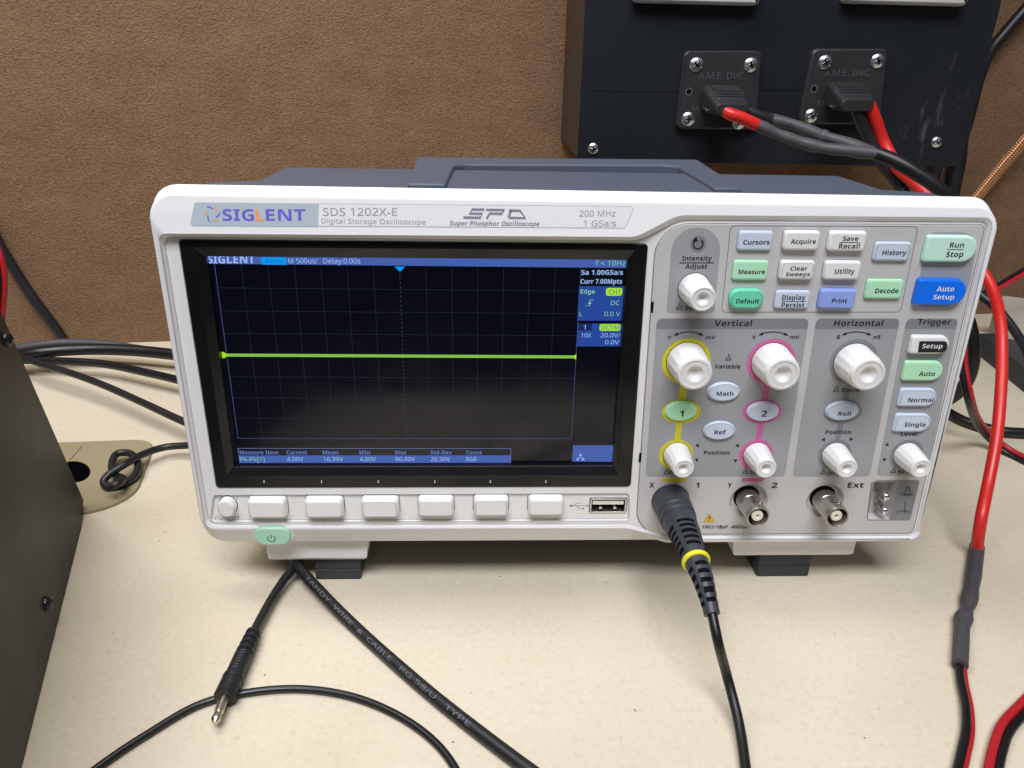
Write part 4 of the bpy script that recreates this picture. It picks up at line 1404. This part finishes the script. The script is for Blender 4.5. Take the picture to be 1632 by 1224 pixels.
# faint seam across the front panel
mb.face(xz(px((945, 145), (1090, 146), (1090, 146.8), (945, 145.8), y=YBX), YBX - 0.1), 'dark_gap')
mb.face(xz(px((1208, 144), (1290, 143), (1290, 143.8), (1208, 144.8), y=YBX), YBX - 0.1), 'dark_gap')
front = mb.build('front_panel', jb)
mb = MB()
def wall_y(x): return W0.y + (x - W0.x) * WDIR.y / WDIR.x
bq = rpoly([(bx0 + 0.6, zb + 1), (bx1 - 0.6, zb + 1), (bx1 - 0.6, zt_ - 1), (bx0 + 0.6, zt_ - 1)], [1.5, 8, 2, 2], 8)
mb.loft([xz(bq, YBX + 2.5), [(x, wall_y(x) - 0.3, z) for x, z in bq]], 'box_side', True, True)
mb.build('body', jb)
def phillips(parent, u, v, y, r=4.2):
    mb = MB()
    c = FY(u, v, y)
    lathe(mb, [(r, -0.1), (r, 0.4), (r * 0.85, 1.1), (r * 0.5, 1.5), (0.01, 1.6)], (c.x, y, c.z), 'screw_zinc', 24)
    a = random.Random(int(u * 7 + v)).uniform(0, 1.5)
    for q in (a, a + math.pi / 2):
        d = Vector((math.cos(q), math.sin(q))); n_ = Vector((-d.y, d.x))
        pp = [(Vector((c.x, c.z)) + d * s1 * r * 0.55 + n_ * s2 * r * 0.11) for s1, s2 in ((-1, -1), (1, -1), (1, 1), (-1, 1))]
        mb.loft([xz([tuple(p) for p in pp], y - 1.2), xz([tuple(p) for p in pp], y - 1.72)], 'dark_gap')
        mb.face(xz([tuple(p) for p in pp], y - 1.72), 'dark_gap')
    mb.build('screw', parent)
phillips(jb, 945.5, 236.5, YBX, 3.6)
phillips(jb, 1492.5, 226.5, YBX, 3.6)
for pts, scr, hole_, words in (
        (((1091.5, 81), (1216, 81), (1206.5, 206.5), (1076.5, 205.5)), ((1110, 103), (1196.5, 103.5), (1097, 189.5), (1178, 195)), (1098, 146), ((1113, 1187, 126, 11), (1104, 1127, 177, 8))),
        (((1296.5, 77.5), (1417, 77.5), (1403, 199), (1271.5, 198)), ((1315, 99.3), (1398.5, 97), (1292.8, 184.5), (1379, 187)), (1297.5, 141.5), ((1313, 1388, 121, 10), (1303, 1326, 168, 8)))):
    mb = MB()
    yp = YBX - 5.0
    pl = rpoly(px(*pts, y=yp), [4, 4, 5, 5], 8)
    mb.loft([xz(pl, YBX + 0.2), xz(pl, yp + 1.0), xz(inset(pl, 1.0), yp)], 'socket_black')
    mb.face(xz(inset(pl, 1.0), yp), 'socket_black')
    c = FY(*hole_, yp)
    mb.face(xz(ellipse(c.x, c.z, 2.3, 2.3, 20), yp - 0.08), 'emboss_grey')
    mb.face(xz(ellipse(c.x, c.z, 1.6, 1.6, 20), yp - 0.14), 'dark_gap')
    u0, u1, v, h = words[0]
    txt(mb, 'A.M.E. DVC.', u0, u1, v, h, yp - 0.1, 'emboss_grey', -0.012)
    u0, u1, v, h = words[1]
    txt(mb, 'MAX', u0, u1, v, h, yp - 0.1, 'emboss_grey', -0.015)
    pt = mb.build('socket_plate', jb)
    for s in scr:
        phillips(pt, *s, yp)
for u0, u1, v in ((1009, 1212, 3.5), (1345, 1545, 4.5)):
    mb = MB()
    a, b = FY(u0, v, YBX - 8), FY(u1, v, YBX - 8)
    pl = rpoly([(a.x, a.z), (b.x, a.z), (b.x, a.z + 60), (a.x, a.z + 60)], 3.5, 6)
    pin = inset(pl, 7)
    mb.loft([xz(pl, YBX + 0.2), xz(pl, YBX - 6), xz(inset(pl, 1.5), YBX - 8), xz(pin, YBX - 8), xz(pin, YBX - 3)], 'silver_paint')
    mb.face(xz(pin, YBX - 3), 'screw_black')
    mb.build('meter_bezel', jb)

# ------------------------------------------------------------------ plugs and leads of the box
def plug(mb, b0, b1, y0, y1, w, h, m='socket_black'):
    """tapered block from b0 (photo point at depth y0) out to b1 (depth y1)"""
    p0, p1 = FY(*b0, y0), FY(*b1, y1)
    lp = []
    for t, k, q in ((0, 0.92, 0.95), (0.12, 1.0, 1.0), (0.55, 1.0, 0.9), (0.9, 0.9, 0.62), (1.0, 0.78, 0.45)):
        c = p0.lerp(p1, t)
        x, z = w / 2 * k, h / 2 * q
        lp.append([(c.x + a, c.y, c.z + b) for a, b in rpoly([(-x, -z), (x, -z), (x, z), (-x, z)], 3.0, 5)])
    mb.loft(lp, m, True, True)
    for i in range(5):
        t = 0.30 + i * 0.12
        c = p0.lerp(p1, t)
        zt = c.z + h / 2 * (1.0 - 0.1 * t / 0.55 if t < 0.55 else 0.9 - 0.28 * (t - 0.55) / 0.35)
        mb.loft([[(c.x + x * e, c.y + y * e, zt + zz) for x, y in ((-w * 0.34, -1.0), (w * 0.34, -1.0), (w * 0.34, 1.0), (-w * 0.34, 1.0))] for zz, e in ((-1.5, 1), (1.2, 1), (1.6, 0.8))], m, False, True)
    return p0, p1

pl1 = empty('power_lead', FY(1150, 150, 230), 'black plug with grey sleeved wires, in the left socket plate of the black box', 'power lead', 'leads plugged into the black box')
mb = MB()
plug(mb, (1146, 153), (1167, 175), 231, 190, 24, 13.5)
mb.build('plug', pl1, sharp=30)
mb = MB()
tube(mb, spline([FY(1150, 172, 195), FY(1162, 181, 191), FY(1182, 188, 190), FY(1206, 199, 190)], 1.5), 3.5, 'cable_red', 16)
mb.build('red_wire', pl1)
mb = MB()
tube(mb, spline([FY(1203, 197, 190.5), FY(1238, 213, 188), FY(1280, 228, 184), FY(1315, 236, 180), FY(1360, 241, 174), FY(1398, 245, 168)], 1.5), lambda t: 3.4 + 0.4 * math.sin(t * 23) * math.sin(t * 9), 'shrink_grey', 18)
mb.build('heat_shrink_sleeve', pl1)
mb = MB()
tube(mb, spline([FY(1184, 174, 196), FY(1204, 183, 195), FY(1228, 192, 195)], 1.5), 3.6, 'cable_matt', 16)
mb.build('black_wire', pl1)
mb = MB()
tube(mb, spline([FY(1222, 190, 197), FY(1262, 198, 193), FY(1310, 217, 187), FY(1330, 222, 183), (FY(1365, 234, 176)), FY(1399, 244, 169)], 1.5), lambda t: 3.4 + 0.35 * math.sin(t * 17 + 1) + (0.8 if 0.5 < t < 0.56 else 0), 'shrink_grey', 18)
mb.build('heat_shrink_sleeve', pl1)
mb = MB()
tube(mb, spline([FY(1392, 243, 170), FY(1425, 256, 163), FY(1460, 276, 157), FY(1500, 304, 152), FY(1530, 345, 148), FY(1545, 400, 150)], 2), 4.0, 'cable_black', 18)
mb.build('cable', pl1)

pl2 = empty('power_lead', FY(1350, 145, 230), 'black plug with bare red wire, in the right socket plate of the black box', 'power lead', 'leads plugged into the black box')
mb = MB()
plug(mb, (1344, 148), (1367, 168), 231, 190, 24, 13.5)
mb.build('plug', pl2, sharp=30)
mb = MB()
tube(mb, spline([FY(1361, 166, 195), FY(1370, 190, 195), FY(1386, 224, 195), FY(1408, 262, 192), FY(1432, 292, 188), FY(1450, 330, 180)], 2), 3.7, 'cable_matt', 16)
mb.build('black_wire', pl2)
mb = MB()
tube(mb, spline([FY(1384, 166, 195), FY(1394, 190, 195), FY(1407, 226, 195), FY(1432, 268, 185), FY(1462, 295, 176), FY(1505, 345, 160), FY(1545, 400, 135)], 2), 3.8, 'cable_red', 16)
mb.build('red_wire', pl2)

# ------------------------------------------------------------------ cables at the right
rc = empty('red_cable', FZ(1557, 875, 0), 'thick red cable joined by a grey sleeve to a thin black and red pair', 'cable')
mb = MB()
rpts = [FY(1520, 380, 118), FY(1556, 420, 105), FY(1580, 458, 96), FY(1594, 510, 88), FY(1597, 575, 76), FY(1594, 640, 62), FY(1588, 700, 50), FY(1576, 765, 38), FY(1563, 830, 24), FZ(1556, 880, 3.4)]
tube(mb, spline(rpts, 2), 2.75, 'cable_red', 18)
mb.build('red_insulation', rc)
mb = MB()
sp_ = spline([FZ(1557, 872, 3.6), FZ(1552, 915, 3.3), FZ(1546, 950, 3.2), FZ(1541, 972, 3.2), FZ(1534, 992, 3.2), FZ(1532, 1020, 3.1), FZ(1530, 1060, 3.1)], 1.0)
tube(mb, sp_, lambda t: 3.35 - t * 0.4 - 0.35 * math.exp(-((t - 0.58) / 0.04) ** 2) + 0.3 * math.sin(t * 30) * math.exp(-((t - 0.5) / 0.2) ** 2) + 0.5 * math.exp(-((t - 0.66) / 0.03) ** 2), 'shrink_grey', 20)
mb.build('heat_shrink_sleeve', rc)
tp = spline(on_desk([(1530, 1052), (1533, 1085), (1541, 1125), (1542, 1165), (1534, 1205), (1524, 1250), (1515, 1310), (1508, 1420), (1520, 1560)], 2.0), 1.5)
mb = MB()
tube(mb, tp, 1.6, 'cable_black', 14, off=(0.6, 0.5), up0=(0, 0, 1))
mb.build('black_wire', rc)
mb = MB()
tube(mb, tp, 1.3, 'cable_crimson', 14, off=(-1.15, -0.5), up0=(0, 0, 1))
mb.build('red_wire', rc)

def twin(name, pts, r, label, loc, sep=None, order=1):
    t = empty(name, loc, label, 'twin wire')
    p = spline(pts, 2)
    s = (sep or r * 0.92) * order
    mb = MB(); tube(mb, p, r, 'cable_black', 12, off=(-s, 0), up0=(0, -0.3, 1)); mb.build('black_wire', t)
    mb = MB(); tube(mb, p, r, 'cable_crimson', 12, off=(s, 0), up0=(0, -0.3, 1)); mb.build('red_wire', t)

twin('speaker_wire', on_desk([(1900, 990), (1780, 1035), (1680, 1085), (1632, 1128), (1603, 1160), (1590, 1195), (1582, 1235), (1576, 1300), (1572, 1420), (1590, 1560)], 2.0), 1.6, 'red and black paired wire curving across the bottom right corner of the desk', FZ(1600, 1165, 0), order=1)
twin('speaker_wire', [FY(2050, 330, 300), FY(1850, 345, 285), FY(1700, 392, 260), FY(1640, 428, 245), FY(1600, 452, 232), FY(1560, 474, 222), FY(1500, 500, 215), FY(1450, 520, 210)], 1.6, 'black and red paired wire passing behind the thick red cable against the dark wall', FY(1600, 452, 232), order=-1)
twin('speaker_wire', [FY(1520, 420, 130), FY(1532, 520, 120), FY(1534, 575, 112), FY(1545, 635, 104), FZ(1572, 690, 12), FZ(1605, 718, 3), FZ(1650, 740, 2.4), FZ(1720, 765, 2.4), FZ(1900, 790, 2.4), FZ(2100, 780, 2.4)], 1.7, 'black and red paired wire bending down behind the right edge of the oscilloscope', FZ(1600, 718, 0), order=-1)
mb = MB()
tube(mb, spline([FY(1520, 430, 150), FY(1553, 463, 140), FY(1585, 488, 130), FY(1612, 520, 122), FY(1634, 556, 116), FY(1670, 640, 105), FZ(1760, 760, 2.6), FZ(1900, 850, 2.6), FZ(2080, 890, 2.6)], 2), 2.5, 'cable_matt', 16)
mb.build('black_cable', label='black cable crossing in front of the thick red cable and leaving at the right', cat='cable', loc=FY(1612, 520, 122))
mb = MB()
tube(mb, spline([FY(1500, 470, 150), FY(1536, 497, 145), FY(1550, 540, 140), FY(1550, 580, 138), FY(1537, 614, 140), FY(1505, 640, 150), FY(1460, 650, 160)], 2), 3.8, 'cable_black', 18)
mb.build('black_cable', label='thick black cable loop bulging out behind the right edge of the oscilloscope', cat='cable', loc=FY(1551, 575, 140))
mb = MB()
tube(mb, spline([FZ(1440, 610, 4), FZ(1500, 650, 4), FZ(1540, 672, 4), FZ(1590, 686, 4), FZ(1640, 690, 4), FZ(1720, 690, 4), FZ(1900, 680, 4), FZ(2100, 650, 4)], 2), 3.1, 'cable_black', 16)
mb.build('black_cable', label='black cable lying flat on the desk below the other cables at the right', cat='cable', loc=FZ(1590, 686, 0))
# pale adapter and its cord, black adapter on the desk behind
ad = empty('power_adapter', FZ(1640, 545, 0), 'pale grey mains plug with a beige cord lying by the wall at the right', 'adapter')
mb = MB()
c = FZ(1650, 540, 12)
mb.M = Matrix.Translation((c.x, c.y, 0)) @ Matrix.Rotation(-0.5, 4, 'Z')
mb.box((0, 0, 19), (62, 50, 38), 'cable_beige', 6)
mb.build('housing', ad)
mb = MB()
tube(mb, spline([FZ(1500, 530, 5), FZ(1555, 538, 5), FZ(1592, 541, 5), FZ(1640, 545, 7), FZ(1665, 547, 12)], 2), 5.5, 'cable_beige', 16)
mb.build('cord', ad)
mb = MB()
pts_ = [FZ(u, v, 0) for u, v in ((1552, 560), (1600, 560), (1665, 610), (1640, 632))]
mb.loft([[(p.x, p.y, 0) for p in pts_], [(p.x, p.y, 14) for p in pts_], [(p.x * 0.98 + sum(q.x for q in pts_) / 4 * 0.02, p.y * 0.98 + sum(q.y for q in pts_) / 4 * 0.02, 16) for p in pts_]], 'foot_rubber', True, True)
mb.build('black_adapter', label='flat black block lying on the desk behind the cables at the right', cat='adapter', loc=FZ(1610, 590, 0))
mb = MB()
tube(mb, spline([FW(2000, -260, 24), FW(1820, -40, 24), FW(1700, 130, 22), FW(1632, 226, 20), FW(1600, 263, 18), FW(1560, 312, 16), FW(1520, 365, 14), FW(1480, 420, 12)], 2), 5.2, 'copper_braid', 20, flat=0.35, uv=True, up0=(0.7, 0, -0.7))
mb.build('copper_braid', label='flat copper braid strap slanting down in front of the brown wall at the right', cat='braid strap', loc=FW(1600, 263, 0))
mb = MB()
tube(mb, spline([FW(1900, -300, 14), FW(1780, -160, 14), FW(1700, -60, 14), FW(1640, 8, 14), FW(1605, 48, 13), FW(1578, 82, 12), FW(1562, 120, 9), FW(1545, 185, 8), FW(1530, 235, 8), FW(1515, 290, 9), FW(1500, 360, 9)], 3), 4.4, 'cable_matt', 16)
mb.build('black_cable', label='black cable coming from the top right corner down behind the edge of the black box', cat='cable', loc=FW(1578, 82, 0))
for dx, r, k in ((0, 5.5, 'left'), (34, 6.5, 'right')):
    mb = MB()
    tube(mb, spline([FW(1498 + dx, 200, 10), FW(1492 + dx, 262, 11), FW(1484 + dx, 300, 12), FW(1470 + dx, 380, 12)], 3), r, 'cable_matt', 14)
    mb.build('black_cable', label='short length of black cable hanging below the black box, the %s one of the two' % k, cat='cable', loc=FW(1490 + dx, 270, 0))

# ------------------------------------------------------------------ cables at the left, behind the chassis
mb = MB()
tube(mb, spline([FW(-330, -150, 8), FW(-190, 70, 8), FW(-60, 270, 8), FW(0, 392, 8), FW(20, 425, 8), FW(52, 474, 8), FW(95, 532, 7), FW(120, 575, 6)], 3), 3.7, 'cable_matt', 16)
mb.build('black_cable', label='black cable slanting down the brown wall at the left', cat='cable', loc=FW(52, 474, 0))
twin('speaker_wire', [FY(-260, 60, 120), FY(-120, 190, 108), FY(-30, 365, 95), FY(-7, 400, 92), FY(2, 440, 90), FY(0, 490, 88), FY(-8, 560, 86), FY(-60, 700, 84)], 1.4, 'black and red paired wire at the left edge above the black metal case', FY(5, 440, 90), order=-1)
mb = MB()
tube(mb, spline([FZ(-600, 640, 8), FZ(-300, 600, 14), FZ(-60, 570, 20), FZ(20, 556, 19), FZ(90, 547, 18), FZ(150, 547, 17), FZ(200, 553, 15), FZ(280, 566, 12)], 3), 3.1, 'shrink_grey', 16)
mb.build('grey_cable', label='dark grey cable lying farthest back on the desk at the left, along the wall', cat='cable', loc=FZ(90, 547, 0))
mb = MB()
tube(mb, spline([FZ(-620, 690, 8), FZ(-300, 630, 14), FZ(-60, 590, 18), FZ(10, 572, 17), FZ(60, 562, 16), FZ(130, 557, 15), FZ(200, 558, 14), FZ(275, 565, 13), FZ(350, 577, 12)], 3), 4.2, 'cable_black', 16)
mb.build('black_cable', label='thick glossy black cable running nearly level behind the left edge of the oscilloscope', cat='cable', loc=FZ(130, 557, 0))
mb = MB()
tube(mb, spline([FZ(-640, 620, 5), FZ(-300, 590, 6), FZ(-40, 575, 10), FZ(40, 574, 11), FZ(110, 576, 12), FZ(165, 580, 12), FZ(225, 592, 12), FZ(285, 606, 12), FZ(350, 625, 12)], 3), 2.8, 'cable_black', 16)
mb.build('black_cable', label='middle of the three black cables that run to the left edge of the oscilloscope', cat='cable', loc=FZ(165, 580, 0))
mb = MB()
lp3 = spline([FZ(-640, 720, 6), FZ(-300, 640, 9), FZ(-40, 580, 16), FZ(30, 571, 17), FZ(70, 582, 18), FZ(120, 597, 18), (FZ(170, 616, 17)), FZ(230, 643, 16), FZ(295, 673, 14), FZ(360, 700, 12)], 1.5)
tube(mb, lp3, 2.3, 'cable_matt', 16)
mb.build('black_cable', label='lowest of the three black cables that run to the left edge of the oscilloscope', cat='cable', loc=FZ(120, 597, 0))

bpy.data.objects.remove(TXO)
bpy.data.curves.remove(TXC)
